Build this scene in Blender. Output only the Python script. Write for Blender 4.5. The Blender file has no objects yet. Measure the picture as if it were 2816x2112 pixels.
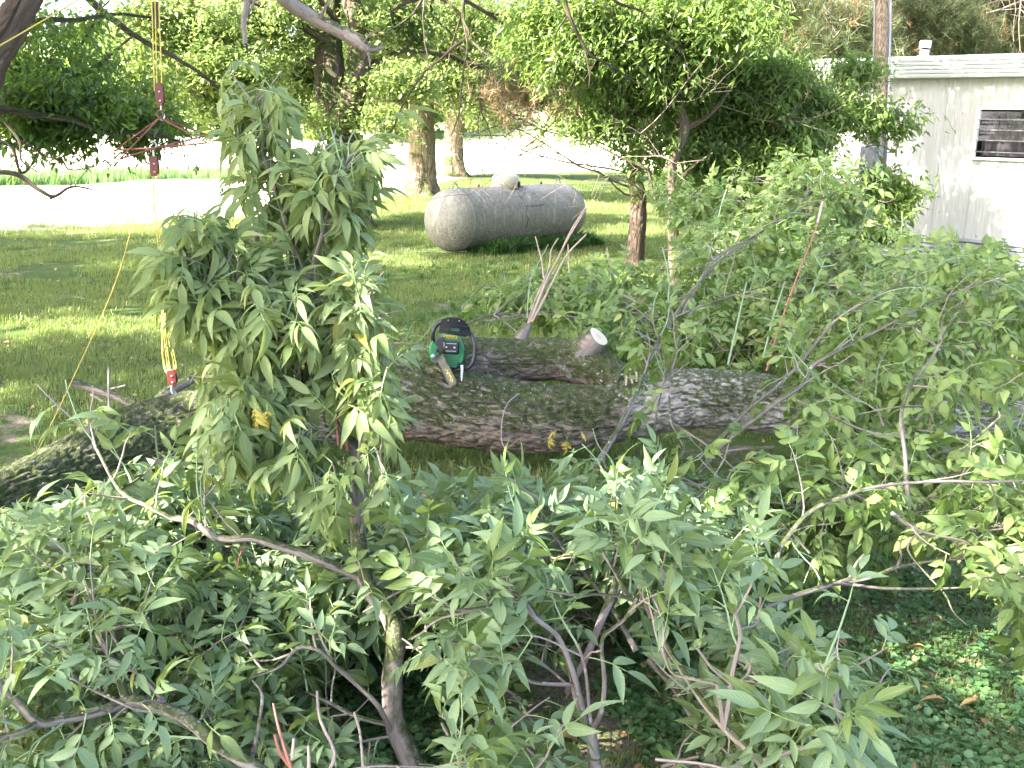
import bpy, math, random
import numpy as np
from mathutils import Vector, Matrix, noise as mnoise

scene = bpy.context.scene
COL = scene.collection

# ------------------------------------------------------------------ camera
FPX = 2824.0
CAM = np.array([0.0, 0.0, 1.75])
PITCH = math.radians(14.0)
ROLL = math.radians(1.7)
_f = np.array([0.0, math.cos(PITCH), -math.sin(PITCH)])
_r0 = np.array([1.0, 0.0, 0.0])
_u0 = np.array([0.0, math.sin(PITCH), math.cos(PITCH)])
_R = math.cos(ROLL) * _r0 + math.sin(ROLL) * _u0
_U = -math.sin(ROLL) * _r0 + math.cos(ROLL) * _u0
cam_data = bpy.data.cameras.new("camera")
cam = bpy.data.objects.new("camera", cam_data)
COL.objects.link(cam)
cam_data.sensor_width = 36.0
cam_data.lens = 36.0 * FPX / 2816.0
cam_data.clip_start = 0.05
cam_data.clip_end = 2000.0
cam.matrix_world = Matrix(((_R[0], _U[0], -_f[0], CAM[0]), (_R[1], _U[1], -_f[1], CAM[1]),
                           (_R[2], _U[2], -_f[2], CAM[2]), (0, 0, 0, 1)))
scene.camera = cam

# ------------------------------------------------------------------ light
SUN = np.array([-0.70, -0.36, 0.62]); SUN /= np.linalg.norm(SUN)
world = bpy.data.worlds.new("World")
scene.world = world
world.use_nodes = True
wn = world.node_tree.nodes; wl = world.node_tree.links
bg = wn["Background"]
sky = wn.new("ShaderNodeTexSky")
sky.sky_type = 'NISHITA'
sky.sun_disc = False
sky.sun_elevation = math.asin(SUN[2])
sky.sun_rotation = math.atan2(SUN[0], SUN[1])
sky.air_density = 0.8
sky.dust_density = 4.0
sky.ozone_density = 0.6
wl.new(sky.outputs[0], bg.inputs[0])
bg.inputs[1].default_value = 0.115
sd = bpy.data.lights.new("sun", 'SUN')
sd.energy = 5.0
sd.angle = math.radians(0.53)
sd.color = (1.0, 0.93, 0.80)
so = bpy.data.objects.new("sun", sd)
COL.objects.link(so)
so.rotation_euler = Vector(SUN).to_track_quat('Z', 'Y').to_euler()
so.location = (-20, -10, 30)
scene.view_settings.view_transform = 'Standard'
scene.view_settings.look = 'None'
scene.view_settings.gamma = 1.0
scene.view_settings.use_curve_mapping = False
scene.view_settings.exposure = 3.35

# ------------------------------------------------------------------ helpers
def P(px, py, D):
    """world point seen at photo pixel px,py at depth D metres"""
    return CAM + D * (_f + ((px - 1408.0) / FPX) * _R + ((1056.0 - py) / FPX) * _U)

def G(px, py, z=0.0):
    d = _f + ((px - 1408.0) / FPX) * _R + ((1056.0 - py) / FPX) * _U
    t = (z - CAM[2]) / d[2]
    return CAM + t * d

def nrm(v):
    v = np.asarray(v, float)
    return v / (np.linalg.norm(v) + 1e-12)

def tag(o, label=None, cat=None, group=None, kind=None):
    if label: o["label"] = label
    if cat: o["category"] = cat
    if group: o["group"] = group
    if kind: o["kind"] = kind
    return o

def thing(name, label, cat, loc=(0, 0, 0), group=None):
    o = bpy.data.objects.new(name, None)
    o.empty_display_size = 0.1
    COL.objects.link(o)
    o.location = tuple(float(c) for c in loc)
    tag(o, label, cat, group)
    return o

def adopt(child, parent):
    child.parent = parent
    inv = Matrix.Translation(-parent.location)
    if parent.parent is not None:
        inv = Matrix.Identity(4)
    child.matrix_parent_inverse = inv
    return child

class MB:
    """collects geometry for one mesh object (world coordinates)"""
    def __init__(self):
        self.v = []; self.f = []; self.m = []; self.uv = []; self.n = 0
    def add(self, verts, faces, mat=0, uvs=None):
        base = self.n
        verts = [tuple(map(float, p)) for p in verts]
        self.v.extend(verts)
        self.n += len(verts)
        for f in faces:
            self.f.append(tuple(base + i for i in f))
            self.m.append(mat)
            if uvs is None: self.uv.append(None)
            else: self.uv.append([uvs[i] for i in f])
        return self
    def box(self, c, s, rot=None, mat=0, bev=0.0):
        c = np.asarray(c, float); hx, hy, hz = s[0] / 2, s[1] / 2, s[2] / 2
        if bev <= 0:
            vs = [(x, y, z) for x in (-hx, hx) for y in (-hy, hy) for z in (-hz, hz)]
            fs = [(0, 1, 3, 2), (4, 6, 7, 5), (0, 4, 5, 1), (2, 3, 7, 6), (0, 2, 6, 4), (1, 5, 7, 3)]
        else:
            # chamfered along all edges via rounded outline in xz, inset in y
            b = bev
            o = [(-hx + b, -hz), (hx - b, -hz), (hx, -hz + b), (hx, hz - b), (hx - b, hz), (-hx + b, hz), (-hx, hz - b), (-hx, -hz + b)]
            vs = []
            for (y, k) in ((-hy, b), (-hy + b, 0), (hy - b, 0), (hy, b)):
                for (x, z) in o:
                    vs.append((x - math.copysign(k, x) * .7, y, z - math.copysign(k, z) * .7))
            fs = [tuple(range(8)), tuple(24 + i for i in reversed(range(8)))]
            for r in range(3):
                for i in range(8):
                    j = (i + 1) % 8
                    fs.append((r * 8 + i, (r + 1) * 8 + i, (r + 1) * 8 + j, r * 8 + j))
        vs = np.array(vs)
        if rot is not None: vs = vs @ np.asarray(rot).T
        return self.add(vs + c, fs, mat)
    def tube(self, pts, rad, sides=8, mat=0, cap=True, uvscale=1.0):
        pts = np.asarray(pts, float); n = len(pts)
        if np.isscalar(rad): rad = np.full(n, rad)
        rad = np.asarray(rad, float)
        t = np.gradient(pts, axis=0)
        t /= (np.linalg.norm(t, axis=1)[:, None] + 1e-12)
        ref = np.array([0, 0, 1.0]) if abs(t[0][2]) < .9 else np.array([1.0, 0, 0])
        a = nrm(np.cross(t[0], ref))
        vs = []; uv = []
        ang = np.linspace(0, 2 * np.pi, sides, endpoint=False)
        s = 0
        for i in range(n):
            a = a - np.dot(a, t[i]) * t[i]; a = nrm(a)
            b = np.cross(t[i], a)
            if i: s += np.linalg.norm(pts[i] - pts[i - 1])
            ring = pts[i] + rad[i] * (np.cos(ang)[:, None] * a + np.sin(ang)[:, None] * b)
            vs.extend(ring)
            uv.extend([(s * uvscale, k / sides * 2 * math.pi * max(rad[0], .001) * uvscale) for k in range(sides)])
        fs = []
        for i in range(n - 1):
            for k in range(sides):
                k2 = (k + 1) % sides
                fs.append((i * sides + k, i * sides + k2, (i + 1) * sides + k2, (i + 1) * sides + k))
        if cap:
            fs.append(tuple(reversed(range(sides))))
            fs.append(tuple((n - 1) * sides + k for k in range(sides)))
        return self.add(vs, fs, mat, uv)
    def prism(self, outline, y0, y1, frame=None, mat=0, bev=0.0):
        """outline in local x,z; extruded y0..y1"""
        o = np.array(outline, float); n = len(o)
        c = o.mean(axis=0)
        rows = [(y0, 1.0)] if bev <= 0 else []
        if bev > 0:
            d = np.linalg.norm(o - c, axis=1)[:, None]
            o2 = c + (o - c) * (1 - bev / np.maximum(d, 1e-6))
            layers = [(y0, o2), (y0 + bev * np.sign(y1 - y0), o), (y1 - bev * np.sign(y1 - y0), o), (y1, o2)]
        else:
            layers = [(y0, o), (y1, o)]
        vs = []
        for (y, oo) in layers:
            vs += [(p[0], y, p[1]) for p in oo]
        fs = [tuple(range(n)), tuple((len(layers) - 1) * n + i for i in reversed(range(n)))]
        for r in range(len(layers) - 1):
            for i in range(n):
                j = (i + 1) % n
                fs.append((r * n + i, (r + 1) * n + i, (r + 1) * n + j, r * n + j))
        vs = np.array(vs)
        if frame is not None:
            vs = vs @ np.asarray(frame[0]).T + frame[1]
        return self.add(vs, fs, mat)
    def lathe(self, prof, frame=None, sides=24, mat=0):
        """profile (r,z) revolved about local z"""
        ang = np.linspace(0, 2 * np.pi, sides, endpoint=False)
        vs = []
        for (r, z) in prof:
            vs += [(r * math.cos(a), r * math.sin(a), z) for a in ang]
        fs = []
        for i in range(len(prof) - 1):
            for k in range(sides):
                k2 = (k + 1) % sides
                fs.append((i * sides + k, i * sides + k2, (i + 1) * sides + k2, (i + 1) * sides + k))
        fs.append(tuple(reversed(range(sides)))); fs.append(tuple((len(prof) - 1) * sides + k for k in range(sides)))
        vs = np.array(vs)
        if frame is not None:
            vs = vs @ np.asarray(frame[0]).T + frame[1]
        return self.add(vs, fs, mat)
    def mesh(self, name, mats, smooth=True, auto=None):
        me = bpy.data.meshes.new(name)
        me.from_pydata(self.v, [], self.f)
        for m in (mats if isinstance(mats, (list, tuple)) else [mats]):
            me.materials.append(m)
        if len(set(self.m)) > 1:
            me.polygons.foreach_set("material_index", self.m)
        if any(u is not None for u in self.uv):
            ul = me.uv_layers.new(name="UVMap")
            flat = []
            for f, u in zip(self.f, self.uv):
                if u is None: flat.extend([0.0, 0.0] * len(f))
                else:
                    for q in u: flat.extend(q)
            ul.data.foreach_set("uv", flat)
        if smooth:
            me.polygons.foreach_set("use_smooth", [True] * len(me.polygons))
        me.update()
        if auto is not None:
            try: me.set_sharp_from_angle(angle=math.radians(auto))
            except Exception: pass
        return me
    def build(self, name, mats, parent=None, smooth=True, auto=40, label=None):
        o = bpy.data.objects.new(name, self.mesh(name, mats, smooth, auto))
        COL.objects.link(o)
        if parent is not None: adopt(o, parent)
        if label: o["label"] = label
        return o

def smooth_path(pts, n=24):
    """Catmull-Rom through pts, n samples"""
    p = np.asarray(pts, float)
    if len(p) < 3:
        return np.array([p[0] + (p[-1] - p[0]) * t for t in np.linspace(0, 1, n)])
    q = np.vstack([2 * p[0] - p[1], p, 2 * p[-1] - p[-2]])
    seg = len(p) - 1
    out = []
    for u in np.linspace(0, seg, n):
        i = min(int(u), seg - 1); t = u - i
        p0, p1, p2, p3 = q[i], q[i + 1], q[i + 2], q[i + 3]
        out.append(.5 * ((2 * p1) + (-p0 + p2) * t + (2 * p0 - 5 * p1 + 4 * p2 - p3) * t * t + (-p0 + 3 * p1 - 3 * p2 + p3) * t ** 3))
    return np.array(out)

def np_mesh(name, verts, tris, mats, uv=None, matidx=None, quads=False, smooth=True):
    me = bpy.data.meshes.new(name)
    k = 4 if quads else 3
    nf = len(tris)
    me.vertices.add(len(verts)); me.vertices.foreach_set("co", np.asarray(verts, np.float32).ravel())
    me.loops.add(nf * k); me.loops.foreach_set("vertex_index", np.asarray(tris, np.int32).ravel())
    me.polygons.add(nf)
    me.polygons.foreach_set("loop_start", np.arange(0, nf * k, k, dtype=np.int32))
    me.polygons.foreach_set("loop_total", np.full(nf, k, np.int32))
    for m in mats: me.materials.append(m)
    if matidx is not None: me.polygons.foreach_set("material_index", np.asarray(matidx, np.int32))
    me.polygons.foreach_set("use_smooth", np.full(nf, smooth, bool))
    if uv is not None:
        ul = me.uv_layers.new(name="UVMap")
        ul.data.foreach_set("uv", np.asarray(uv, np.float32)[np.asarray(tris).ravel()].ravel())
    me.update(calc_edges=True)
    return me

def merge_instances(name, templates, idx, mats4, mats):
    """templates: list of (verts, tris, uv, matidx); idx: template per instance; mats4: Nx4x4"""
    V = []; T = []; U = []; MI = []; base = 0
    idx = np.asarray(idx); mats4 = np.asarray(mats4)
    for ti, (tv, tt, tu, tm) in enumerate(templates):
        sel = mats4[idx == ti]
        if len(sel) == 0: continue
        v = np.einsum('nij,vj->nvi', sel[:, :3, :3], tv) + sel[:, None, :3, 3]
        n, k = v.shape[0], v.shape[1]
        V.append(v.reshape(-1, 3))
        T.append((tt[None] + (np.arange(n) * k)[:, None, None]).reshape(-1, 3) + base)
        U.append(np.tile(tu, (n, 1))); MI.append(np.tile(tm, n))
        base += n * k
    return np_mesh(name, np.vstack(V), np.vstack(T), mats, np.vstack(U), np.concatenate(MI))

# ------------------------------------------------------------------ materials
def new_mat(name):
    m = bpy.data.materials.new(name); m.use_nodes = True
    nt = m.node_tree; nt.nodes.clear()
    out = nt.nodes.new("ShaderNodeOutputMaterial")
    return m, nt, out

def N(nt, typ, **kw):
    n = nt.nodes.new(typ)
    for k, v in kw.items(): setattr(n, k, v)
    return n

def ramp(nt, fac, stops, interp='LINEAR'):
    r = nt.nodes.new("ShaderNodeValToRGB")
    r.color_ramp.interpolation = interp
    e = r.color_ramp.elements
    while len(e) < len(stops): e.new(0.5)
    for i, (p, c) in enumerate(stops):
        e[i].position = p
        e[i].color = (c[0], c[1], c[2], 1) if not np.isscalar(c) else (c, c, c, 1)
    nt.links.new(fac, r.inputs[0])
    return r.outputs[0]

def noise_tex(nt, vec, scale, detail=4, rough=.55, dist=0.0):
    n = nt.nodes.new("ShaderNodeTexNoise")
    n.inputs["Scale"].default_value = scale; n.inputs["Detail"].default_value = detail
    n.inputs["Roughness"].default_value = rough; n.inputs["Distortion"].default_value = dist
    if vec is not None: nt.links.new(vec, n.inputs["Vector"])
    return n.outputs[0]

def mapping(nt, vec, scale=(1, 1, 1), loc=(0, 0, 0)):
    m = nt.nodes.new("ShaderNodeMapping")
    m.inputs["Scale"].default_value = scale; m.inputs["Location"].default_value = loc
    nt.links.new(vec, m.inputs["Vector"])
    return m.outputs[0]

def mixc(nt, fac, a, b, mode='MIX'):
    m = nt.nodes.new("ShaderNodeMix"); m.data_type = 'RGBA'; m.blend_type = mode
    for sock, val in ((m.inputs[0], fac), (m.inputs[6], a), (m.inputs[7], b)):
        if isinstance(val, (int, float)): sock.default_value = val
        elif isinstance(val, tuple): sock.default_value = (val[0], val[1], val[2], 1)
        else: nt.links.new(val, sock)
    return m.outputs[2]

def mathn(nt, op, a, b=None, clamp=False):
    m = nt.nodes.new("ShaderNodeMath"); m.operation = op; m.use_clamp = clamp
    for i, v in enumerate((a, b)):
        if v is None: continue
        if isinstance(v, (int, float)): m.inputs[i].default_value = v
        else: nt.links.new(v, m.inputs[i])
    return m.outputs[0]

def bump(nt, h, strength, dist=.01, prev=None):
    b = nt.nodes.new("ShaderNodeBump")
    b.inputs["Strength"].default_value = strength; b.inputs["Distance"].default_value = dist
    nt.links.new(h, b.inputs["Height"])
    if prev is not None: nt.links.new(prev, b.inputs["Normal"])
    return b.outputs[0]

def principled(nt, out, color, rough=.6, metal=0.0, normal=None, spec=.5):
    p = nt.nodes.new("ShaderNodeBsdfPrincipled")
    for s, v in (("Base Color", color), ("Roughness", rough), ("Metallic", metal), ("Specular IOR Level", spec)):
        if isinstance(v, tuple): p.inputs[s].default_value = (v[0], v[1], v[2], 1)
        elif isinstance(v, (int, float)): p.inputs[s].default_value = v
        else: nt.links.new(v, p.inputs[s])
    if normal is not None: nt.links.new(normal, p.inputs["Normal"])
    nt.links.new(p.outputs[0], out.inputs[0])
    return p

def simple_mat(name, c1, c2=None, rough=.6, metal=0.0, scale=30.0, bmp=.15, spec=.5, bdist=.002):
    m, nt, out = new_mat(name)
    tc = N(nt, "ShaderNodeTexCoord").outputs["Object"]
    n = noise_tex(nt, tc, scale, 5)
    col = ramp(nt, n, [(.3, c1), (.7, c2 or tuple(x * .7 for x in c1))])
    nb = bump(nt, noise_tex(nt, tc, scale * 4, 3), bmp, bdist)
    principled(nt, out, col, rough, metal, nb, spec)
    return m

def rand_val(nt):
    oi = N(nt, "ShaderNodeObjectInfo").outputs["Random"]
    ri = N(nt, "ShaderNodeNewGeometry").outputs["Random Per Island"]
    return mathn(nt, 'FRACT', mathn(nt, 'ADD', mathn(nt, 'MULTIPLY', oi, 7.31), ri))

def leaf_mat(name, top1, top2, under1, under2, trans, tfac=.35, rough=.45, veins=True, odd=None, spec=.4):
    """two sided leaf: darker upper face, pale lower face, light passing through"""
    m, nt, out = new_mat(name)
    geo = N(nt, "ShaderNodeNewGeometry")
    rv = rand_val(nt)
    top = ramp(nt, rv, [(0, top1), (.85, top2)] + ([(.9965, top2), (.998, odd)] if odd else []))
    und = ramp(nt, rv, [(0, under1), (.85, under2)] + ([(.9965, under2), (.998, odd)] if odd else []))
    col = mixc(nt, geo.outputs["Backfacing"], top, und)
    nrmo = None
    if veins:
        uv = N(nt, "ShaderNodeTexCoord").outputs["UV"]
        sx = N(nt, "ShaderNodeSeparateXYZ"); nt.links.new(uv, sx.inputs[0])
        ax = mathn(nt, 'ABSOLUTE', mathn(nt, 'SUBTRACT', sx.outputs[0], .5))
        mid = mathn(nt, 'LESS_THAN', ax, .028)
        w = mathn(nt, 'SINE', mathn(nt, 'MULTIPLY', mathn(nt, 'SUBTRACT', sx.outputs[1], mathn(nt, 'MULTIPLY', ax, .55)), 55))
        side = mathn(nt, 'MULTIPLY', mathn(nt, 'GREATER_THAN', w, .86), .28)
        vm = mathn(nt, 'MAXIMUM', mathn(nt, 'MULTIPLY', mid, .55), side)
        col = mixc(nt, vm, col, (.30, .40, .22))
        tc = N(nt, "ShaderNodeTexCoord").outputs["Object"]
        blot = noise_tex(nt, tc, 40, 3)
        col = mixc(nt, mathn(nt, 'MULTIPLY', blot, .35), col, mixc(nt, .5, col, (.05, .09, .02)), 'MIX')
        nrmo = bump(nt, mathn(nt, 'MULTIPLY', w, -1.0), .25, .0012)
    d = N(nt, "ShaderNodeBsdfPrincipled")
    nt.links.new(col, d.inputs["Base Color"]); d.inputs["Roughness"].default_value = rough
    d.inputs["Specular IOR Level"].default_value = spec
    if nrmo is not None: nt.links.new(nrmo, d.inputs["Normal"])
    t = N(nt, "ShaderNodeBsdfTranslucent")
    tcx = mixc(nt, .55, col, trans)
    nt.links.new(tcx, t.inputs[0])
    mx = N(nt, "ShaderNodeMixShader"); mx.inputs[0].default_value = tfac
    nt.links.new(d.outputs[0], mx.inputs[1]); nt.links.new(t.outputs[0], mx.inputs[2])
    nt.links.new(mx.outputs[0], out.inputs[0])
    return m

def tint_by_place(m, scale, tint, amount):
    nt = m.node_tree
    pos = N(nt, "ShaderNodeNewGeometry").outputs["Position"]
    nz = noise_tex(nt, pos, scale, 4, .6)
    fac = ramp(nt, nz, [(.42, 0.0), (.66, amount)])
    for n in list(nt.nodes):
        if n.bl_idname == "ShaderNodeBsdfPrincipled":
            l = n.inputs["Base Color"].links[0]; src = l.from_socket
            nt.links.new(mixc(nt, fac, src, tint), n.inputs["Base Color"])

def bark_mat(name, c_hi, c_lo, sc_along, sc_around, moss=0.0, moss_shade_x=0.0, lichen=0.0, bs=.8, bd=.012, fine=False, rot90=False):
    """bark from UV (along, around) in metres"""
    m, nt, out = new_mat(name)
    uv = N(nt, "ShaderNodeTexCoord").outputs["UV"]
    ob = N(nt, "ShaderNodeTexCoord").outputs["Object"]
    mv = mapping(nt, uv, (sc_along, sc_around, 1))
    w = noise_tex(nt, mv, 1.0, 6, .65, .8)
    vo = N(nt, "ShaderNodeTexVoronoi"); vo.feature = 'DISTANCE_TO_EDGE'; vo.inputs["Scale"].default_value = .8
    wob = mixc(nt, .25, mv, noise_tex(nt, mv, 1.6, 3))
    nt.links.new(wob, vo.inputs["Vector"])
    edge = ramp(nt, vo.outputs["Distance"], [(0, 0.0), (.16, 1.0)])
    h = mathn(nt, 'MULTIPLY', mathn(nt, 'ADD', mathn(nt, 'MULTIPLY', edge, .6), w), .7)
    big = noise_tex(nt, ob, 3.5, 4)
    col = ramp(nt, h, [(.25, c_lo), (.72, c_hi)])
    col = mixc(nt, mathn(nt, 'MULTIPLY', big, .5), col, tuple(.6 * a + .4 * b for a, b in zip(c_lo, (.20, .15, .12))))
    gr = noise_tex(nt, ob, 120, 3)
    col = mixc(nt, mathn(nt, 'MULTIPLY', gr, .35), col, tuple(min(1, x * 1.5) for x in c_hi))
    hh = h
    if moss > 0:
        geo = N(nt, "ShaderNodeNewGeometry")
        sz = N(nt, "ShaderNodeSeparateXYZ"); nt.links.new(geo.outputs["Normal"], sz.inputs[0])
        mn = mathn(nt, 'ADD', noise_tex(nt, ob, 2.6, 6, .65), mathn(nt, 'MULTIPLY', sz.outputs[2], .26))
        if moss_shade_x:
            sox = N(nt, "ShaderNodeSeparateXYZ"); nt.links.new(ob, sox.inputs[0])
            mn = mathn(nt, 'ADD', mn, mathn(nt, 'MULTIPLY', mathn(nt, 'SUBTRACT', -.7, sox.outputs[0]), moss_shade_x, True))  # denser moss leftwards, also standing in for shade on that end
        mk = ramp(nt, mn, [(.60 - moss * .12, 0.0), (.66 - moss * .12, 1.0)])
        mfine = noise_tex(nt, ob, 180, 4)
        mk = mathn(nt, 'MULTIPLY', mk, ramp(nt, mathn(nt, 'ADD', mathn(nt, 'MULTIPLY', mfine, .5), mathn(nt, 'MULTIPLY', noise_tex(nt, ob, 28, 4), .5)), [(.36, 0.0), (.48, 1.0)]))
        mc = ramp(nt, noise_tex(nt, ob, 60, 3), [(.35, (.020, .034, .008)), (.65, (.060, .085, .020))])
        col = mixc(nt, mathn(nt, 'MULTIPLY', mk, .92), col, mc)
        hh = mathn(nt, 'ADD', hh, mathn(nt, 'MULTIPLY', mk, mathn(nt, 'MULTIPLY', mfine, .4)))
    if lichen > 0:
        v2 = N(nt, "ShaderNodeTexVoronoi"); v2.inputs["Scale"].default_value = 30
        nt.links.new(mixc(nt, .06, ob, noise_tex(nt, ob, 12, 3)), v2.inputs["Vector"])
        area = ramp(nt, noise_tex(nt, ob, 2.2, 4), [(.46, 0.0), (.56, 1.0)])
        lk = mathn(nt, 'MULTIPLY', mathn(nt, 'LESS_THAN', v2.outputs["Distance"], .10 + lichen * .22), area)
        col = mixc(nt, mathn(nt, 'MULTIPLY', lk, .55), col, (.36, .38, .36))
    nb = bump(nt, hh, bs, bd)
    principled(nt, out, col, .9, 0, nb, .2)
    return m

M = {}
M['leaf_fg'] = leaf_mat("box elder leaf", (.075, .135, .032), (.135, .195, .060), (.16, .24, .12), (.225, .325, .175), (.36, .46, .07), .34, odd=(.42, .38, .06))
M['leaf_bush'] = leaf_mat("ash leaf", (.12, .18, .055), (.19, .25, .085), (.20, .26, .11), (.265, .345, .15), (.42, .50, .10), .36, odd=(.40, .36, .07))
M['leaf_right'] = leaf_mat("trailing leaf", (.055, .115, .020), (.14, .21, .045), (.13, .205, .055), (.22, .29, .09), (.32, .46, .06), .32, odd=(.45, .42, .08))
M['leaf_yellow'] = leaf_mat("yellowed leaf", (.55, .40, .05), (.62, .50, .10), (.5, .42, .10), (.6, .5, .15), (.7, .5, .05), .3)
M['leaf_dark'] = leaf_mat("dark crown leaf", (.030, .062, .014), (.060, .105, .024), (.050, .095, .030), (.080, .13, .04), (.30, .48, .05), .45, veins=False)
M['leaf_mid'] = leaf_mat("maple leaf", (.07, .12, .030), (.13, .18, .055), (.10, .15, .06), (.14, .19, .08), (.42, .54, .14), .50, veins=False)
M['leaf_shrub'] = leaf_mat("shrub leaf", (.055, .10, .022), (.12, .175, .045), (.09, .15, .05), (.15, .215, .08), (.32, .46, .08), .45, rough=.38, veins=False)
M['leaf_far'] = leaf_mat("far wood leaf", (.08, .13, .03), (.13, .20, .05), (.09, .15, .04), (.12, .19, .06), (.35, .5, .08), .4, veins=False)
M['needle'] = leaf_mat("pine needle", (.035, .062, .024), (.075, .085, .034), (.035, .062, .024), (.075, .085, .034), (.3, .35, .1), .2, veins=False, odd=(.30, .16, .06))
M['needle_dead'] = leaf_mat("brown pine needle", (.15, .10, .05), (.24, .17, .09), (.15, .10, .05), (.24, .17, .09), (.3, .2, .08), .2, veins=False)
M['grass'] = leaf_mat("lawn grass", (.095, .145, .040), (.21, .25, .095), (.095, .145, .040), (.21, .25, .095), (.38, .50, .08), .40, rough=.5, veins=False, odd=(.38, .31, .15))
tint_by_place(M['grass'], .8, (.24, .21, .10), .22)
M['weed'] = leaf_mat("weed", (.035, .095, .020), (.065, .15, .032), (.05, .11, .035), (.08, .16, .05), (.2, .4, .05), .3, veins=False)
M['ivy'] = leaf_mat("ground ivy leaf", (.06, .15, .05), (.13, .24, .095), (.1, .2, .08), (.14, .24, .10), (.25, .45, .1), .3, rough=.35, veins=False)
M['tallgrass'] = leaf_mat("tall weed", (.09, .19, .06), (.14, .25, .09), (.09, .19, .06), (.14, .25, .09), (.3, .5, .15), .35, veins=False)
M['litter'] = leaf_mat("dead leaf", (.24, .13, .06), (.46, .34, .15), (.20, .11, .06), (.38, .28, .14), (.4, .25, .08), .12, rough=.7, veins=False)
M['petiole'] = simple_mat("leaf stalk", (.27, .38, .15), (.22, .33, .13), .5, 0, 60, .05)
M['shoot'] = simple_mat("waxy young shoot", (.19, .27, .17), (.17, .25, .13), .45, 0, 40, .05)
M['redshoot'] = simple_mat("red brown shoot", (.32, .13, .09), (.24, .09, .07), .4, 0, 40, .05)
M['palestem'] = simple_mat("peeled sucker stem", (.42, .34, .30), (.30, .21, .18), .6, 0, 25, .2)
M['branch'] = bark_mat("smooth branch bark", (.235, .205, .195), (.115, .09, .09), 14, 60, moss=.18, lichen=.5, bs=.35, bd=.003)
M['twig'] = simple_mat("twig bark", (.19, .145, .135), (.27, .235, .215), .7, 0, 35, .3)
M['log'] = bark_mat("fallen trunk bark", (.25, .215, .19), (.070, .053, .045), 11, 34, moss=.85, moss_shade_x=.16, lichen=.3, bs=.9, bd=.012)
M['loggrey'] = bark_mat("lichened trunk bark", (.38, .365, .35), (.10, .085, .078), 11, 34, moss=.3, lichen=1.0, bs=.9, bd=.012)
M['limb'] = bark_mat("mossy limb bark", (.22, .19, .165), (.055, .042, .036), 13, 38, moss=1.1, lichen=.55, bs=.8, bd=.009)
M['trunk'] = bark_mat("tree trunk bark", (.21, .165, .12), (.05, .037, .028), 3.5, 16, moss=.2, lichen=.2, bs=1.0, bd=.03)
M['trunkdark'] = bark_mat("dark trunk bark", (.10, .075, .058), (.028, .021, .017), 6, 30, moss=.3, lichen=.1, bs=1.0, bd=.02)
M['deadtwig'] = simple_mat("dead grey twig", (.20, .16, .13), (.11, .085, .07), .85, 0, 20, .3)
M['metal_hook'] = simple_mat("zinc steel", (.42, .43, .46), (.30, .31, .34), .35, .9, 40, .05)
M['redpaint'] = simple_mat("red enamel", (.13, .020, .018), (.09, .020, .018), .4, 0, 60, .15)
M['rustred'] = simple_mat("rusty red steel", (.20, .065, .045), (.12, .045, .038), .7, .2, 90, .4)
M['rope'] = simple_mat("yellow poly rope", (.60, .46, .07), (.42, .32, .06), .5, 0, 300, .6)
M['sawgreen'] = simple_mat("green plastic", (.020, .20, .070), (.016, .16, .055), .38, 0, 50, .1)
M['sawblack'] = simple_mat("black plastic", (.018, .018, .024), (.028, .028, .036), .42, 0, 80, .2)
M['sawgloss'] = simple_mat("black muffler steel", (.012, .012, .014), (.02, .02, .024), .22, .3, 60, .05)
M['steel'] = simple_mat("worn bar steel", (.12, .115, .10), (.05, .048, .04), .45, .5, 25, .15)
M['yellow'] = simple_mat("yellow print", (.65, .48, .03), (.60, .42, .03), .5, 0, 50, .02)
M['whiteplastic'] = simple_mat("white plastic", (.80, .80, .78), (.7, .7, .68), .5, 0, 60, .05)

def tank_mat():
    m, nt, out = new_mat("weathered tank paint")
    ob = N(nt, "ShaderNodeTexCoord").outputs["Object"]
    sz = N(nt, "ShaderNodeSeparateXYZ"); nt.links.new(ob, sz.inputs[0])
    spec = mathn(nt, 'ADD', mathn(nt, 'MULTIPLY', noise_tex(nt, ob, 30, 6, .7), .6), mathn(nt, 'MULTIPLY', noise_tex(nt, ob, 5, 5, .65), .4))
    big = noise_tex(nt, ob, 3, 5)
    col = ramp(nt, spec, [(.3, (.12, .11, .09)), (.5, (.25, .24, .21)), (.72, (.42, .41, .38))])
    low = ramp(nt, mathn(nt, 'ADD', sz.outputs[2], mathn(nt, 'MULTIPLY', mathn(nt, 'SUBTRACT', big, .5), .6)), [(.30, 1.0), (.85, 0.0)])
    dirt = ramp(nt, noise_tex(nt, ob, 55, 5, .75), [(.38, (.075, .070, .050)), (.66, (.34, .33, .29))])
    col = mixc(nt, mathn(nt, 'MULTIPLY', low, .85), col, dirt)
    st = noise_tex(nt, mapping(nt, ob, (9, 9, .8)), 3, 4)
    col = mixc(nt, ramp(nt, st, [(.55, 0.0), (.72, .4)]), col, (.62, .62, .60))
    principled(nt, out, col, .62, .0, bump(nt, spec, .25, .004), .35)
    return m
M['tank'] = tank_mat()
M['dome'] = simple_mat("aged white dome", (.66, .64, .55), (.50, .48, .38), .6, 0, 14, .2)
def wall_mat():
    m, nt, out = new_mat("cream metal siding")
    ob = N(nt, "ShaderNodeTexCoord").outputs["Object"]
    st = noise_tex(nt, mapping(nt, ob, (14, 14, .5)), 2.0, 5)
    col = ramp(nt, st, [(.25, (.33, .325, .30)), (.6, (.41, .41, .40))])
    sp = noise_tex(nt, ob, 60, 2)
    col = mixc(nt, ramp(nt, sp, [(.68, 0.0), (.74, .35)]), col, (.3, .27, .2))
    principled(nt, out, col, .5, 0, bump(nt, st, .1, .004), .4)
    return m
M['siding'] = wall_mat()
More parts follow.
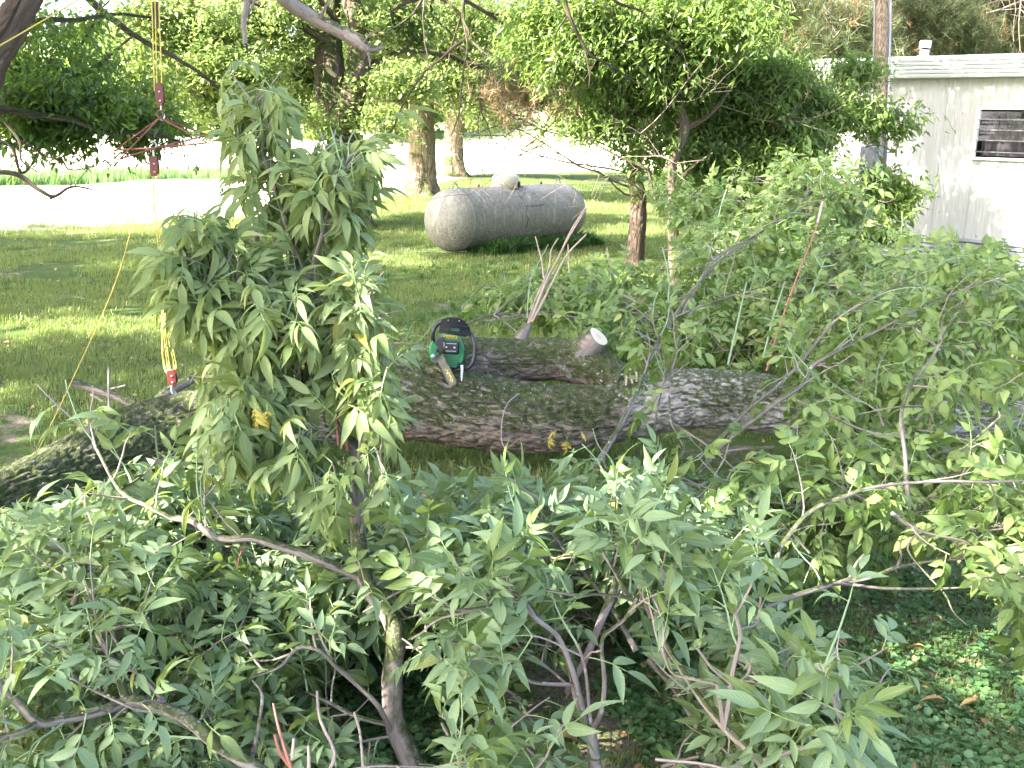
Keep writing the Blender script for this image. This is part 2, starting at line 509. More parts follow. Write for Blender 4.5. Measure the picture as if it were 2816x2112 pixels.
M['fascia'] = simple_mat("pale mint aluminium", (.50, .53, .51), (.42, .45, .43), .42, .1, 8, .1)
M['skirting'] = simple_mat("grey skirting metal", (.24, .25, .28), (.17, .18, .20), .5, .1, 8, .15)
M['roofing'] = simple_mat("roof coating", (.6, .6, .59), (.5, .5, .48), .5, 0, 6, .1)
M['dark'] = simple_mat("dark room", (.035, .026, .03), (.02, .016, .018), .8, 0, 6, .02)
M['boxgrey'] = simple_mat("grey enamel box", (.27, .28, .34), (.23, .24, .29), .45, .1, 12, .05)
M['curtain'] = simple_mat("grey curtain", (.10, .085, .095), (.05, .042, .05), .9, 0, 12, .2)
def glass_mat():
    m, nt, out = new_mat("window glass")
    g = N(nt, "ShaderNodeBsdfGlossy"); g.inputs["Roughness"].default_value = .05; g.inputs[0].default_value = (.8, .85, .9, 1)
    t = N(nt, "ShaderNodeBsdfTransparent"); t.inputs[0].default_value = (.8, .82, .82, 1)
    fr = N(nt, "ShaderNodeFresnel"); fr.inputs[0].default_value = 1.5
    mx = N(nt, "ShaderNodeMixShader"); nt.links.new(mathn(nt, 'MULTIPLY', fr.outputs[0], .35, True), mx.inputs[0])
    nt.links.new(t.outputs[0], mx.inputs[1]); nt.links.new(g.outputs[0], mx.inputs[2]); nt.links.new(mx.outputs[0], out.inputs[0])
    return m
M['glass'] = glass_mat()
def pole_mat():
    m, nt, out = new_mat("weathered pole wood")
    ob = N(nt, "ShaderNodeTexCoord").outputs["Object"]
    st = noise_tex(nt, mapping(nt, ob, (40, 40, 1.2)), 1.6, 5, .6)
    col = ramp(nt, st, [(.3, (.10, .05, .035)), (.5, (.24, .17, .12)), (.7, (.42, .37, .30))])
    principled(nt, out, col, .85, 0, bump(nt, st, .8, .01), .2)
    return m
M['pole'] = pole_mat()
def cut_mat():
    m, nt, out = new_mat("fresh cut wood")
    ob = N(nt, "ShaderNodeTexCoord").outputs["Object"]
    col = ramp(nt, noise_tex(nt, ob, 60, 4), [(.3, (.34, .28, .20)), (.7, (.50, .45, .36))])
    principled(nt, out, col, .8, 0, bump(nt, noise_tex(nt, ob, 200, 3), .3, .003), .2)
    return m
M['cut'] = cut_mat()

def cutface_mat():
    m, nt, out = new_mat("sawn end grain")
    uv = N(nt, "ShaderNodeTexCoord").outputs["UV"]
    ln = N(nt, "ShaderNodeVectorMath"); ln.operation = 'LENGTH'
    nt.links.new(mixc(nt, .05, uv, noise_tex(nt, mapping(nt, uv, (3, 3, 3)), 1.0, 3)), ln.inputs[0])
    rr = ln.outputs["Value"]
    w = mathn(nt, 'ADD', mathn(nt, 'MULTIPLY', mathn(nt, 'SINE', mathn(nt, 'MULTIPLY', rr, 62)), .5), .5)
    col = ramp(nt, w, [(0, (.68, .62, .48)), (.8, (.60, .52, .38)), (1, (.40, .31, .20))])
    col = mixc(nt, ramp(nt, rr, [(.0, .8), (.22, .45), (.45, 0.0)]), col, (.50, .36, .22))
    saw = noise_tex(nt, mapping(nt, uv, (2, 30, 1)), 1.0, 2)
    col = mixc(nt, ramp(nt, saw, [(.5, 0.0), (.75, .3)]), col, (.62, .54, .40))
    col = mixc(nt, ramp(nt, rr, [(.90, 0.0), (.95, 1.0)]), col, (.16, .12, .09))
    principled(nt, out, col, .85, 0, bump(nt, saw, .3, .002), .15)
    return m
M['cutface'] = cutface_mat()

def ground_mat():
    m, nt, out = new_mat("lawn soil and grass")
    ob = N(nt, "ShaderNodeTexCoord").outputs["Object"]
    sp = N(nt, "ShaderNodeSeparateXYZ"); nt.links.new(ob, sp.inputs[0])
    n1 = noise_tex(nt, ob, .9, 6, .6); n2 = noise_tex(nt, ob, 9, 6, .7); n3 = noise_tex(nt, ob, 60, 4, .7)
    g = ramp(nt, n3, [(.3, (.030, .050, .012)), (.6, (.075, .115, .028)), (.8, (.13, .15, .06))])
    dirt = ramp(nt, n3, [(.3, (.10, .08, .064)), (.7, (.26, .21, .175))])
    # bare soil under the brush (near) and in scattered patches
    near = ramp(nt, mathn(nt, 'DIVIDE', sp.outputs[1], 12.0), [(.28, .10), (.62, 0.0)])
    mk = ramp(nt, mathn(nt, 'ADD', mathn(nt, 'ADD', mathn(nt, 'MULTIPLY', n1, .5), mathn(nt, 'MULTIPLY', n2, .5)), near), [(.55, 0.0), (.64, 1.0)])
    col = mixc(nt, mk, g, dirt)
    # field further off: overexposed sun put into its pale colour
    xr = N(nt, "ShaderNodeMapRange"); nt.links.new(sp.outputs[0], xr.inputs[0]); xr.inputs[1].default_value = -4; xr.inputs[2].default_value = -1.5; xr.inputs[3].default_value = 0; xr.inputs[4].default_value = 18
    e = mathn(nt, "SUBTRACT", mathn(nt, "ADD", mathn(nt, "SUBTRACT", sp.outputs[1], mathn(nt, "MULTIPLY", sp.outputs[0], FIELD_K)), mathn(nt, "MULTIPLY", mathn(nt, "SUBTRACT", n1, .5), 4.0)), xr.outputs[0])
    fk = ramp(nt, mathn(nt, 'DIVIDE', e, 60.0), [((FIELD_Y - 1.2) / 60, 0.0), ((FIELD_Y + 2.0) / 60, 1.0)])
    field_glare = ramp(nt, n2, [(.3, (.56, .52, .38)), (.7, (.68, .65, .52))])
    col = mixc(nt, fk, col, field_glare)
    principled(nt, out, col, .95, 0, bump(nt, n3, .6, .02), .1)
    return m
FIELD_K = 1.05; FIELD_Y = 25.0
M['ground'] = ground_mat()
def hill_mat():
    m, nt, out = new_mat("far meadow")
    ob = N(nt, "ShaderNodeTexCoord").outputs["Object"]
    col = ramp(nt, noise_tex(nt, ob, .3, 6), [(.3, (.22, .28, .12)), (.7, (.40, .42, .24))])
    principled(nt, out, col, .95, 0, None, .1)
    return m
M['hill'] = hill_mat()

# ------------------------------------------------------------------ leaf templates
def leaflet_geo(L, W, fold, curl, rows, rng, teeth=0.0, twist=0.0):
    """returns verts (n,3) uv tris; base at origin, tip +Y, upper face +Z"""
    prof_v = np.array([0, .07, .2, .38, .58, .76, .9, 1.0]); prof_w = np.array([.04, .45, .86, 1.0, .82, .48, .16, 0])
    vv = np.linspace(0, 1, rows + 1) if rows < 7 else prof_v
    vs = []; uv = []
    bend = rng.uniform(-.16, .16)
    bite = rng.randrange(2, rows) if rows > 5 and rng.random() < .22 else -1; bside = rng.choice((-1, 1))
    for i, v in enumerate(vv):
        w = np.interp(v, prof_v, prof_w) * W / 2
        if teeth and 0 < i < len(vv) - 1: w *= 1 + teeth * (1 if i % 2 else -.6)
        y = v * L * (1 - .25 * abs(curl) * v)
        z = -curl * L * v * v
        xo = bend * L * v * v
        up = fold * w
        tw = twist * v
        for k, (sx, u) in enumerate(((-1, 0), (0, .5), (1, 1))):
            lx = sx * w * (.35 if (i == bite and sx == bside) else 1); lz = up if sx else 0
            vs.append((xo + lx * math.cos(tw) - lz * math.sin(tw), y, z + lx * math.sin(tw) + lz * math.cos(tw)))
            uv.append((u, v))
    tr = []
    n = len(vv)
    for i in range(n - 1):
        a = i * 3; b = (i + 1) * 3
        for k in (0, 1):
            if i == n - 2:
                tr.append((a + k, a + k + 1, b + 1))
            else:
                tr += [(a + k, a + k + 1, b + k + 1), (a + k, b + k + 1, b + k)]
    return np.array(vs), np.array(uv), np.array(tr)

def rot_m(ax, a):
    return np.array(Matrix.Rotation(a, 3, ax))

def compound_leaf(rng, L, ratio, nside, curl, sign, rows=7, rachis=.55, sag=.25, teeth=0.0, fold=.35, hang=0.0):
    """pinnate leaf; unit: metres. sign=-1: arches so that it still droops when shown underside up"""
    V = []; T = []; U = []; MI = []; base = 0
    RL = rachis * L * 2.0
    def rp(t):
        return np.array([0.04 * L * math.sin(t * 3), t * RL, -sign * sag * RL * t * t])
    # rachis tube, 3 sides
    ts = np.linspace(0, 1, 6)
    ring = []
    for t in ts:
        r = .0022 * (1 - .55 * t) * (L / .09)
        c = rp(t)
        for k in range(3):
            a = k * 2.094
            ring.append(c + np.array([r * math.cos(a), 0, r * math.sin(a)]))
    V += ring; U += [(.5, .5)] * len(ring)
    for i in range(5):
        for k in range(3):
            k2 = (k + 1) % 3
            T += [(i * 3 + k, i * 3 + k2, (i + 1) * 3 + k2), (i * 3 + k, (i + 1) * 3 + k2, (i + 1) * 3 + k)]
            MI += [1, 1]
    base = len(V)
    specs = [(1.0, 0.0, 1.15)]
    for j in range(nside):
        t = 1 - (j + .55) * (.62 / max(nside, 1)) - .02
        for s in (-1, 1):
            specs.append((t + rng.uniform(-.03, .03), s * rng.uniform(.75, 1.15), rng.uniform(.8, 1.05) * (1 - .08 * j)))
    for (t, ang, k) in specs:
        LL = L * k
        v, u, tr = leaflet_geo(LL, LL * ratio * rng.uniform(.88, 1.12), fold * rng.uniform(.4, 1.3) * sign, sign * curl * rng.uniform(.5, 1.5), rows, rng, teeth * (rng.random() < .7), rng.uniform(-.5, .5))
        R = rot_m('Z', -ang) @ rot_m('X', -sign * (sag * t * 1.2 + hang * rng.uniform(.5, 1.3)) + rng.uniform(-.18, .18)) @ rot_m('Y', rng.uniform(-.5, .5))
        v = v @ R.T + rp(t)
        V += list(v); U += [tuple(x) for x in u]
        T += [tuple(x) for x in (tr + base)]; MI += [0] * len(tr)
        base += len(v)
    return (np.array(V), np.array(T), np.array(U, float), np.array(MI))

_rg = random.Random(7)
def leaf_set(L, ratio, nside, curl, n=5, **kw):
    """first n templates: upper face shown; next n: lower face shown"""
    out = []
    for sgn in (1, -1):
        for i in range(n):
            out.append(compound_leaf(_rg, L, ratio, nside if i % 3 else max(1, nside - 1), curl, sgn, **kw))
    return out
LS_bush = leaf_set(.086, .27, 3, .38, 8, sag=.30, rachis=.50, fold=.60, hang=.30)
LS_fg = leaf_set(.078, .30, 2, .30, 8, sag=.18, rachis=.50, teeth=.04, fold=.50, hang=.10)
LS_right = leaf_set(.068, .42, 2, .28, 8, sag=.25, rachis=.62, teeth=.10, fold=.32, hang=.18)
LS_mid = leaf_set(.090, .40, 2, .35, 4, rows=4, sag=.35, hang=.3)

def templ_mesh(t, name, mats):
    return np_mesh(name, t[0], t[1], mats, t[2], t[3])

_mesh_cache = {}
def leaf_meshes(key, LS, mat):
    if key not in _mesh_cache:
        _mesh_cache[key] = [templ_mesh(t, "leaf", [mat, M['petiole']]) for t in LS]
    return _mesh_cache[key]

def frame_from(d, n):
    y = nrm(d); z = n - np.dot(n, y) * y
    if np.linalg.norm(z) < 1e-3: z = np.cross(y, [1, 0, 0])
    z = nrm(z); x = np.cross(y, z)
    return x, y, z

def m4(x, y, z, p, s=1.0):
    m = np.eye(4); m[:3, 0] = x * s; m[:3, 1] = y * s; m[:3, 2] = z * s; m[:3, 3] = p
    return m

def proj(p):
    v = np.asarray(p) - CAM; dz = v @ _f
    return (v @ _R) / dz * FPX + 1408, 1056 - (v @ _U) / dz * FPX, dz

def inside(poly, x, y):
    c = False; n = len(poly)
    for i in range(n):
        x1, y1 = poly[i]; x2, y2 = poly[(i + 1) % n]
        if (y1 > y) != (y2 > y) and x < (x2 - x1) * (y - y1) / (y2 - y1) + x1: c = not c
    return c
BRANCHES = []
STEMS = []      # woody runs that were cut free of leaves in front of them
# open spots between the heaps of brush: (outline, nearest..farthest depth, share of leaves missing)
OPEN = [
    ([(1160, 850), (1345, 850), (1350, 1080), (1160, 1080)], 0, 5.2, 1.0),
    ([(1070, 1000), (1160, 990), (1700, 1050), (1720, 1215), (1300, 1245), (1090, 1225)], 0, 5.2, .97),
    ([(1330, 880), (1690, 880), (1700, 1050), (1340, 1050)], 0, 5.5, .95),
    ([(1880, 985), (2120, 1000), (2140, 1140), (1880, 1160)], 0, 5.4, .85),
    ([(-80, 1310), (200, 1210), (480, 1080), (560, 1110), (520, 1240), (260, 1290), (150, 1385), (-80, 1400)], 0, 5.0, .85),
    ([(2120, 1700), (2350, 1640), (2740, 1640), (2816, 1780), (2816, 2200), (2440, 2200), (2430, 1900), (2300, 1790)], 0, 3.5, .96),
    ([(880, 1840), (1230, 1830), (1250, 2000), (1180, 2150), (1150, 2150), (900, 2000)], 0, 3.6, .93),
    ([(1680, 1830), (1790, 1860), (1920, 2010), (1900, 2150), (1690, 2150)], 0, 3.2, .93),
    ([(1290, 1880), (1560, 1890), (1560, 1970), (1290, 1960)], 0, 3.2, .9),
    ([(-100, 500), (400, 500), (420, 900), (470, 1010), (300, 1090), (-100, 1180)], 0, 8, 1.0),
    ([(1100, 400), (1640, 400), (1640, 700), (1400, 760), (1150, 800), (1100, 700)], 0, 8, 1.0),
    ([(425, 880), (500, 880), (515, 1095), (430, 1095)], 0, 5.3, 1.0),
    ([(2480, 300), (2900, 300), (2900, 660), (2420, 620)], 0, 12, .9),
    ([(1060, 1240), (1500, 1260), (1480, 1300), (1060, 1310)], 0, 5, .75),
]

class Branch:
    """one leafy branch: traced woody paths, twigs grown from them, leaves on the twigs"""
    def __init__(self, name, label, cat, loc, LS, key, leafmat, seed, group=None, under=.7, droop=.35, lift=.3, maxleaf=300):
        self.root = thing(name, label, cat, loc, group)
        self.LS = LS; self.key = key; self.mat = leafmat; self.rng = random.Random(seed)
        self.leaves = []; self.under = under; self.droop = droop; self.lift = lift; self.maxleaf = maxleaf
        self.cur = (None, None); self.owner = None; self.shape = None; BRANCHES.append(self)
    def wood(self, pts, r0, r1, name='side_branch', mat=None, n=None, sides=7, knob=True, clear=None):
        n = n or max(8, int(len(pts) * 5))
        p = smooth_path(pts, n)
        rr = np.linspace(r0, r1, n)
        if knob:
            for i in range(n):
                rr[i] *= 1 + .10 * mnoise.noise(Vector(p[i]) * 14)
                p[i] += np.array(mnoise.noise_vector(Vector(p[i]) * 9)) * r0 * .35
        mb = MB(); mb.tube(p, rr, sides)
        mb.build(name, mat or M['branch'], self.root)
        self.last = COL.objects[-1]
        if clear is None: clear = name == 'stem' or r0 > .0062
        if clear:
            for q, w in zip(p, rr): STEMS.append(proj(q) + (w,))
        return p
    def leaf(self, p, d, s=1.0):
        r = self.rng
        n = np.array([r.gauss(0, .45), r.gauss(-.25, .45), 1.0])
        d = nrm(d)
        if d[2] < -.75: n = n + np.array([0, -1.2, 0])
        x, y, z = frame_from(d, n)
        nt = len(self.LS) // 2
        if r.random() < self.under:
            self.leaves.append((r.randrange(nt) + nt, m4(-x, y, -z, p, s), self.cur))
        else:
            self.leaves.append((r.randrange(nt), m4(x, y, z, p, s), self.cur))
    def twig(self, p0, d0, length, nodes, rad=.0032, s=1.0, mat=None, terminal=True):
        r = self.rng
        k = 7
        pts = [np.array(p0)]; d = nrm(d0)
        for i in range(k - 1):
            d = nrm(d + np.array([r.gauss(0, .13), r.gauss(0, .13), r.gauss(0, .10) + .05 * self.lift]))
            pts.append(pts[-1] + d * length / (k - 1))
        pts = np.array(pts)
        mb = MB(); mb.tube(pts, np.linspace(rad, rad * .55, k), 5)
        tm = mat or (M['twig'] if r.random() < .6 else M['shoot'])
        self.cur = (mb.build('twig', tm, self.root), self.owner)
        perp0 = nrm(np.cross(d, [r.gauss(0, 1), r.gauss(0, 1), r.gauss(0, 1)]))
        for j in range(nodes):
            t = (j + .8) / nodes if nodes > 1 else .9
            t = min(t, .99)
            u = t * (k - 1); i = min(int(u), k - 2)
            p = pts[i] + (pts[i + 1] - pts[i]) * (u - i)
            tg = nrm(pts[i + 1] - pts[i])
            pr = perp0 if j % 2 == 0 else np.cross(tg, perp0)
            for sg in (-1, 1):
                if r.random() < .1: continue
                dd = sg * pr * .8 + tg * .55 + np.array([0, 0, -self.droop * r.uniform(.4, 1.5)]) + np.array([r.gauss(0, .15), r.gauss(0, .15), r.gauss(0, .1)])
                self.leaf(p, dd, s * r.uniform(.6, 1.25))
        if terminal:
            self.leaf(pts[-1], nrm(pts[-1] - pts[-2]) + np.array([0, 0, -self.droop * .4]), s * r.uniform(.75, 1.0))
    def twigs_along(self, path, n, length, nodes=3, t0=.1, t1=1.0, spread=1.0, up=.25, s=1.0, rad=.0032, bias=None):
        r = self.rng; m = len(path)
        for j in range(n):
            t = t0 + (t1 - t0) * (j + r.uniform(.1, .9)) / n
            u = min(t, .999) * (m - 1); i = min(int(u), m - 2)
            p = path[i] + (path[i + 1] - path[i]) * (u - i)
            tg = nrm(path[i + 1] - path[i])
            a = nrm(np.cross(tg, [r.gauss(0, 1), r.gauss(0, 1), r.gauss(0, 1)]))
            d = tg * .6 + a * spread + np.array([0, 0, up])
            if bias is not None: d = d + np.asarray(bias)
            q = p + nrm(d) * length
            if q[2] < .10: d[2] = abs(d[2]) + .2
            self.twig(p, d, length * r.uniform(.6, 1.25), nodes, rad, s)
    def finish(self):
        pass
    def cut(self):
        r = random.Random(len(self.leaves)); keep = []
        S = np.array(STEMS)
        for l in self.leaves:
            m = l[1]; q = m[:3, 3] + m[:3, 1] * .085
            if m[2, 3] < .0: continue
            x, y, d = proj(q)
            ok = True
            for (poly, d0, d1, pr) in OPEN:
                if d0 <= d <= d1 and r.random() < pr and inside(poly, x, y): ok = False; break
            if ok and self.shape is not None and not inside(self.shape, x, y) and r.random() < .95: ok = False
            if ok:
                rd = 34 + 30 * (S[:, 3] > .012); k = (np.abs(S[:, 0] - x) < rd) & (np.abs(S[:, 1] - y) < rd) & (S[:, 2] > d - .02) & (S[:, 2] < d + .7)
                if k.any() and r.random() < .88: ok = False
            if ok: keep.append(l)
        alive = set(); seen = {}
        for l in keep:
            for o in l[2]:
                if o is not None: alive.add(o.name)
        for l in self.leaves:
            for o in l[2]:
                if o is not None: seen[o.name] = o
        for nme, o in seen.items():
            if nme not in alive: bpy.data.objects.remove(o)
        self.leaves = [(l[0], l[1]) for l in keep]
    def make(self):
        self.cut()
        ms = leaf_meshes(self.key, self.LS, self.mat)
        fc = CAM
        lv = [l for l in self.leaves if l[1][2, 3] > .015]
        def vis(l):
            v = l[1][:3, 3] - CAM
            dz = v @ _f
            if dz < .2: return 99
            x = (v @ _R) / dz * FPX + 1408; y = 1056 - (v @ _U) / dz * FPX
            off = 0 if (-100 < x < 2916 and -100 < y < 2250) else 50
            return dz + off
        lv = [l for l in lv if np.linalg.norm(l[1][:3, 3] - CAM) > .9]
        lv.sort(key=vis)
        inv = Matrix.Translation(-self.root.location)
        for (ti, m) in lv[:self.maxleaf]:
            o = bpy.data.objects.new("leaf", ms[ti]); COL.objects.link(o)
            o.parent = self.root; o.matrix_parent_inverse = inv
            o.matrix_basis = Matrix(m.tolist())
        rest = lv[self.maxleaf:]
        if rest:
            me = merge_instances("foliage", self.LS, [l[0] for l in rest], [l[1] for l in rest], [self.mat, M['petiole']])
            o = bpy.data.objects.new("foliage", me); COL.objects.link(o); adopt(o, self.root); o["kind"] = "stuff"
        return self.root

def pp(lst):
    """[(px,py,D),...] -> world points"""
    return [P(*q) for q in lst]

# ------------------------------------------------------------------ ground and field
def grid_mesh(name, x0, x1, y0, y1, nx, ny, zf, mat):
    xs = np.linspace(x0, x1, nx); ys = np.linspace(y0, y1, ny)
    X, Y = np.meshgrid(xs, ys)
    Z = zf(X, Y)
    v = np.stack([X, Y, Z], -1).reshape(-1, 3)
    i = np.arange((ny - 1) * (nx - 1)); r = i // (nx - 1); c = i % (nx - 1)
    a = r * nx + c
    q = np.stack([a, a + 1, a + nx + 1, a + nx], -1)
    me = np_mesh(name, v, q, [mat], quads=True)
    o = bpy.data.objects.new(name, me); COL.objects.link(o)
    return o

def gz(X, Y):
    """gentle undulation of the ground"""
    X = np.asarray(X, float); Y = np.asarray(Y, float)
    return .018 * np.sin(X * 1.3 + .5 * Y) + .014 * np.sin(Y * 1.9 - .7 * X) - .02
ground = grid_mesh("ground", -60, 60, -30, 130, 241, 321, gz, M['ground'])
tag(ground, "shaded lawn with bare soil patches running out to a field coloured pale for strong sun", None, None, "structure")
far = grid_mesh("far_ground", -700, 700, -400, 1200, 60, 60, lambda X, Y: 0 * X - .12, M['hill'])
tag(far, "flat land out to the horizon", None, None, "structure")
def hz(X, Y):
    t = np.clip((Y - 95 + .25 * X) / 120, 0, 1)
    return -.3 + 16 * t * t * (3 - 2 * t) + .6 * np.sin(X * .05) * t
hill = grid_mesh("hill", -260, 260, 92, 330, 60, 40, hz, M['hill'])
tag(hill, "low sunlit hillside beyond the bright field", None, None, "structure")

# ------------------------------------------------------------------ grass (instanced tufts)
def tuft_obj(name, nblade, h, w, spread, mat, seed, lean=.6):
    r = random.Random(seed); V = []; T = []; U = []
    for i in range(nblade):
        a = r.uniform(0, 6.28); rr = spread * math.sqrt(r.random())
        b = np.array([rr * math.cos(a), rr * math.sin(a), -.004])
        da = r.uniform(0, 6.28); hh = h * r.uniform(.5, 1.15); l = lean * r.uniform(.2, 1.2) * hh
        dx = np.array([math.cos(da), math.sin(da), 0]); sx = np.array([-dx[1], dx[0], 0]) * w * .5
        m = b + dx * l * .3 + np.array([0, 0, hh * .6]); t = b + dx * l + np.array([0, 0, hh * r.uniform(.75, 1.0)])
        k = len(V)
        V += [b - sx, b + sx, m + sx * .8, m - sx * .8, t]
        T += [(k, k + 1, k + 2), (k, k + 2, k + 3), (k + 3, k + 2, k + 4)]
        U += [(0, 0), (1, 0), (1, .5), (0, .5), (.5, 1)]
    me = np_mesh(name, np.array(V), np.array(T), [mat], np.array(U, float))
    return bpy.data.objects.new(name, me)

def rosette_obj(name, n, size, spread, mat, seed, h=.03):
    r = random.Random(seed); V = []; T = []; U = []
    for i in range(n):
        a = r.uniform(0, 6.28); rr = spread * math.sqrt(r.random())
        c = np.array([rr * math.cos(a), rr * math.sin(a), r.uniform(.3, 1) * h])
        s = size * r.uniform(.5, 1.1)
        tilt = Matrix.Rotation(r.gauss(0, .35), 3, 'X') @ Matrix.Rotation(r.gauss(0, .35), 3, 'Y')
        k = len(V); V.append(c + np.array([0, 0, -.12 * s])); U.append((.5, .5))
        m = 9
        for j in range(m):
            th = 2 * math.pi * j / m
            q = s * .5 * (1 if j % 2 else .88) * (.55 if j == 0 else 1)
            V.append(c + np.array(tilt @ Vector((q * math.cos(th), q * math.sin(th), .03 * s)))); U.append((.5, .5))
        for j in range(m): T.append((k, k + 1 + j, k + 1 + (j + 1) % m))
    me = np_mesh(name, np.array(V), np.array(T), [mat], np.array(U, float))
    return bpy.data.objects.new(name, me)

def scatter(name, pts, scl, src, label, kind="stuff", tilt=.15, seed=1):
    rng = np.random.default_rng(seed)
    n = len(pts)
    me = bpy.data.meshes.new(name)
    me.vertices.add(n); me.vertices.foreach_set("co", np.asarray(pts, np.float32).ravel())
    a = me.attributes.new("rot", 'FLOAT_VECTOR', 'POINT')
    rot = np.stack([rng.normal(0, tilt, n), rng.normal(0, tilt, n), rng.uniform(0, 6.283, n)], -1)
    a.data.foreach_set("vector", rot.astype(np.float32).ravel())
    b = me.attributes.new("scl", 'FLOAT', 'POINT'); b.data.foreach_set("value", np.asarray(scl, np.float32))
    o = bpy.data.objects.new(name, me); COL.objects.link(o)
    ng = bpy.data.node_groups.new(name + "_scatter", 'GeometryNodeTree')
    ng.interface.new_socket("Geometry", in_out='INPUT', socket_type='NodeSocketGeometry')
    ng.interface.new_socket("Geometry", in_out='OUTPUT', socket_type='NodeSocketGeometry')
    gi = ng.nodes.new("NodeGroupInput"); go = ng.nodes.new("NodeGroupOutput")
    ip = ng.nodes.new("GeometryNodeInstanceOnPoints")
    oi = ng.nodes.new("GeometryNodeObjectInfo"); oi.inputs[0].default_value = src
    ar = ng.nodes.new("GeometryNodeInputNamedAttribute"); ar.data_type = 'FLOAT_VECTOR'; ar.inputs[0].default_value = "rot"
    asn = ng.nodes.new("GeometryNodeInputNamedAttribute"); asn.data_type = 'FLOAT'; asn.inputs[0].default_value = "scl"
    L = ng.links.new
    L(gi.outputs[0], ip.inputs["Points"]); L(oi.outputs["Geometry"], ip.inputs["Instance"])
    L(ar.outputs[0], ip.inputs["Rotation"]); L(asn.outputs[0], ip.inputs["Scale"])
    L(ip.outputs[0], go.inputs[0])
    md = o.modifiers.new("scatter", 'NODES'); md.node_group = ng
    o["label"] = label; o["kind"] = kind
    return o

def in_view(x, y, margin=1.0):
    return np.abs(x) < .56 * y + margin

rg = np.random.default_rng(3)
def sample_ground(n, y0, y1, power=1.0):
    """points in the view wedge, density falling with distance"""
    u = rg.random(n); y = y0 * (y1 / y0) ** (u ** power)
    x = rg.uniform(-1, 1, n) * (.55 * y + .8)
    return x, y
def vnoise(x, y, s, off=0.0):
    return np.array([mnoise.noise(Vector((a * s + off, b * s, 1.7))) for a, b in zip(x, y)])

x, y = sample_ground(34000, 4.4, 34)
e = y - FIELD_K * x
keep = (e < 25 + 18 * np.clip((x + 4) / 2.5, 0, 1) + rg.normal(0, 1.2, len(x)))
nz = vnoise(x, y, .9)
keep &= ~((y < 6.2) & (nz > .10) & (rg.random(len(x)) < .7)) & (nz < .27)
x = x[keep]; y = y[keep]
sc = rg.uniform(.7, 1.35, len(x)) * np.clip(.75 + y * .035, .8, 1.7)
tuft = tuft_obj("grass_tuft", 26, .050, .0042, .085, M['grass'], 5)
scatter("lawn_grass", np.stack([x, y, gz(x, y)], -1), sc, tuft, "short green lawn grass dappled by sun between brush and field")
# near lawn bottom right and under the brush: finer, sparser, with creeping plants
x, y = sample_ground(16000, 1.9, 4.8)
keep = rg.random(len(x)) < np.clip(.25 + .5 * (x > .5) - .4 * (np.abs(x + .4) < .55), .06, 1)
x = x[keep]; y = y[keep]
tuft2 = tuft_obj("fine_grass_tuft", 12, .045, .0026, .05, M['grass'], 8, 1.0)
scatter("thin_grass", np.stack([x, y, gz(x, y)], -1), rg.uniform(.6, 1.2, len(x)), tuft2, "thin grass on bare soil below the cut branches", seed=4)
x, y = sample_ground(13000, 1.8, 5.2)
nz = vnoise(x, y, 1.8, 5)
keep = (nz > -.05 - .3 * (x > .5)) & ~((x > -.7) & (x < .35) & (y < 2.9) & (nz < .12))
x = x[keep]; y = y[keep]
ros = rosette_obj("ivy_rosette", 11, .026, .06, M['ivy'], 4)
scatter("ground_ivy", np.stack([x, y, gz(x, y)], -1), rg.uniform(.6, 1.15, len(x)), ros, "round leaved creeping ground ivy among thin grass at lower right", tilt=.2, seed=6)
# leaf litter
x, y = sample_ground(3000, 1.9, 16)
lit = leaflet_geo(.05, .028, .5, .6, 5, random.Random(3))
lt = (lit[0], lit[2], lit[1], np.zeros(len(lit[2]), int))
mats4 = []
for a, b in zip(x, y):
    r = random.Random(a * 7 + b)
    Rm = np.array(Matrix.Rotation(r.uniform(0, 6.28), 3, 'Z') @ Matrix.Rotation(r.gauss(0, .35), 3, 'X') @ Matrix.Rotation(r.gauss(0, .5), 3, 'Y'))
    mm = np.eye(4); mm[:3, :3] = Rm * r.uniform(.35, 1.1); mm[:3, 3] = (a, b, float(gz(a, b)) + .018)
    mats4.append(mm)
me = merge_instances("leaf_litter", [lt], np.zeros(len(mats4), int), mats4, [M['litter']])
o = bpy.data.objects.new("leaf_litter", me); COL.objects.link(o); tag(o, "scattered brown and tan dead leaves on soil and lawn", None, None, "stuff")
# tall weeds beside the field
n = 1500
s_ = rg.random(n)
bx = -17 + s_ * 8.2 + rg.normal(0, .2, n); by = 19.0 + s_ * 15.5 + rg.normal(0, .7, n)
tuft3 = tuft_obj("weed_tuft", 26, .62, .020, .26, M['tallgrass'], 12, .5)
scatter("weed_strip", np.stack([bx, by, gz(bx, by)], -1), rg.uniform(.6, 1.15, n) * (1 - .5 * s_), tuft3, "strip of tall blue green weeds across the bright field at left", seed=9)

# ------------------------------------------------------------------ tree leaf templates (small)
def spray_template(rng, n, size, spread, kite=.42, hang=.5):
    V = []; T = []; U = []
    for i in range(n):
        a = rng.uniform(0, 6.283)
        el = rng.gauss(-hang, .45)
        d = np.array([math.cos(a) * math.cos(el), math.sin(a) * math.cos(el), math.sin(el)])
        L = size * rng.uniform(.7, 1.2)
        b = np.array([rng.gauss(0, 1) for _ in range(3)]) * spread
        nn = nrm(np.array([rng.gauss(0, .5), rng.gauss(0, .5), 1]))
        x, yv, z = frame_from(d, nn)
        w = L * kite * .5
        k = len(V)
        V += [b, b + yv * L * .45 - x * w + z * w * .35, b + yv * L - z * L * .12, b + yv * L * .45 + x * w + z * w * .35]
        U += [(.5, 0), (0, .5), (.5, 1), (1, .5)]
        T += [(k, k + 2, k + 1), (k, k + 3, k + 2)]
    return np.array(V), np.array(T), np.array(U, float), np.zeros(len(T), int)

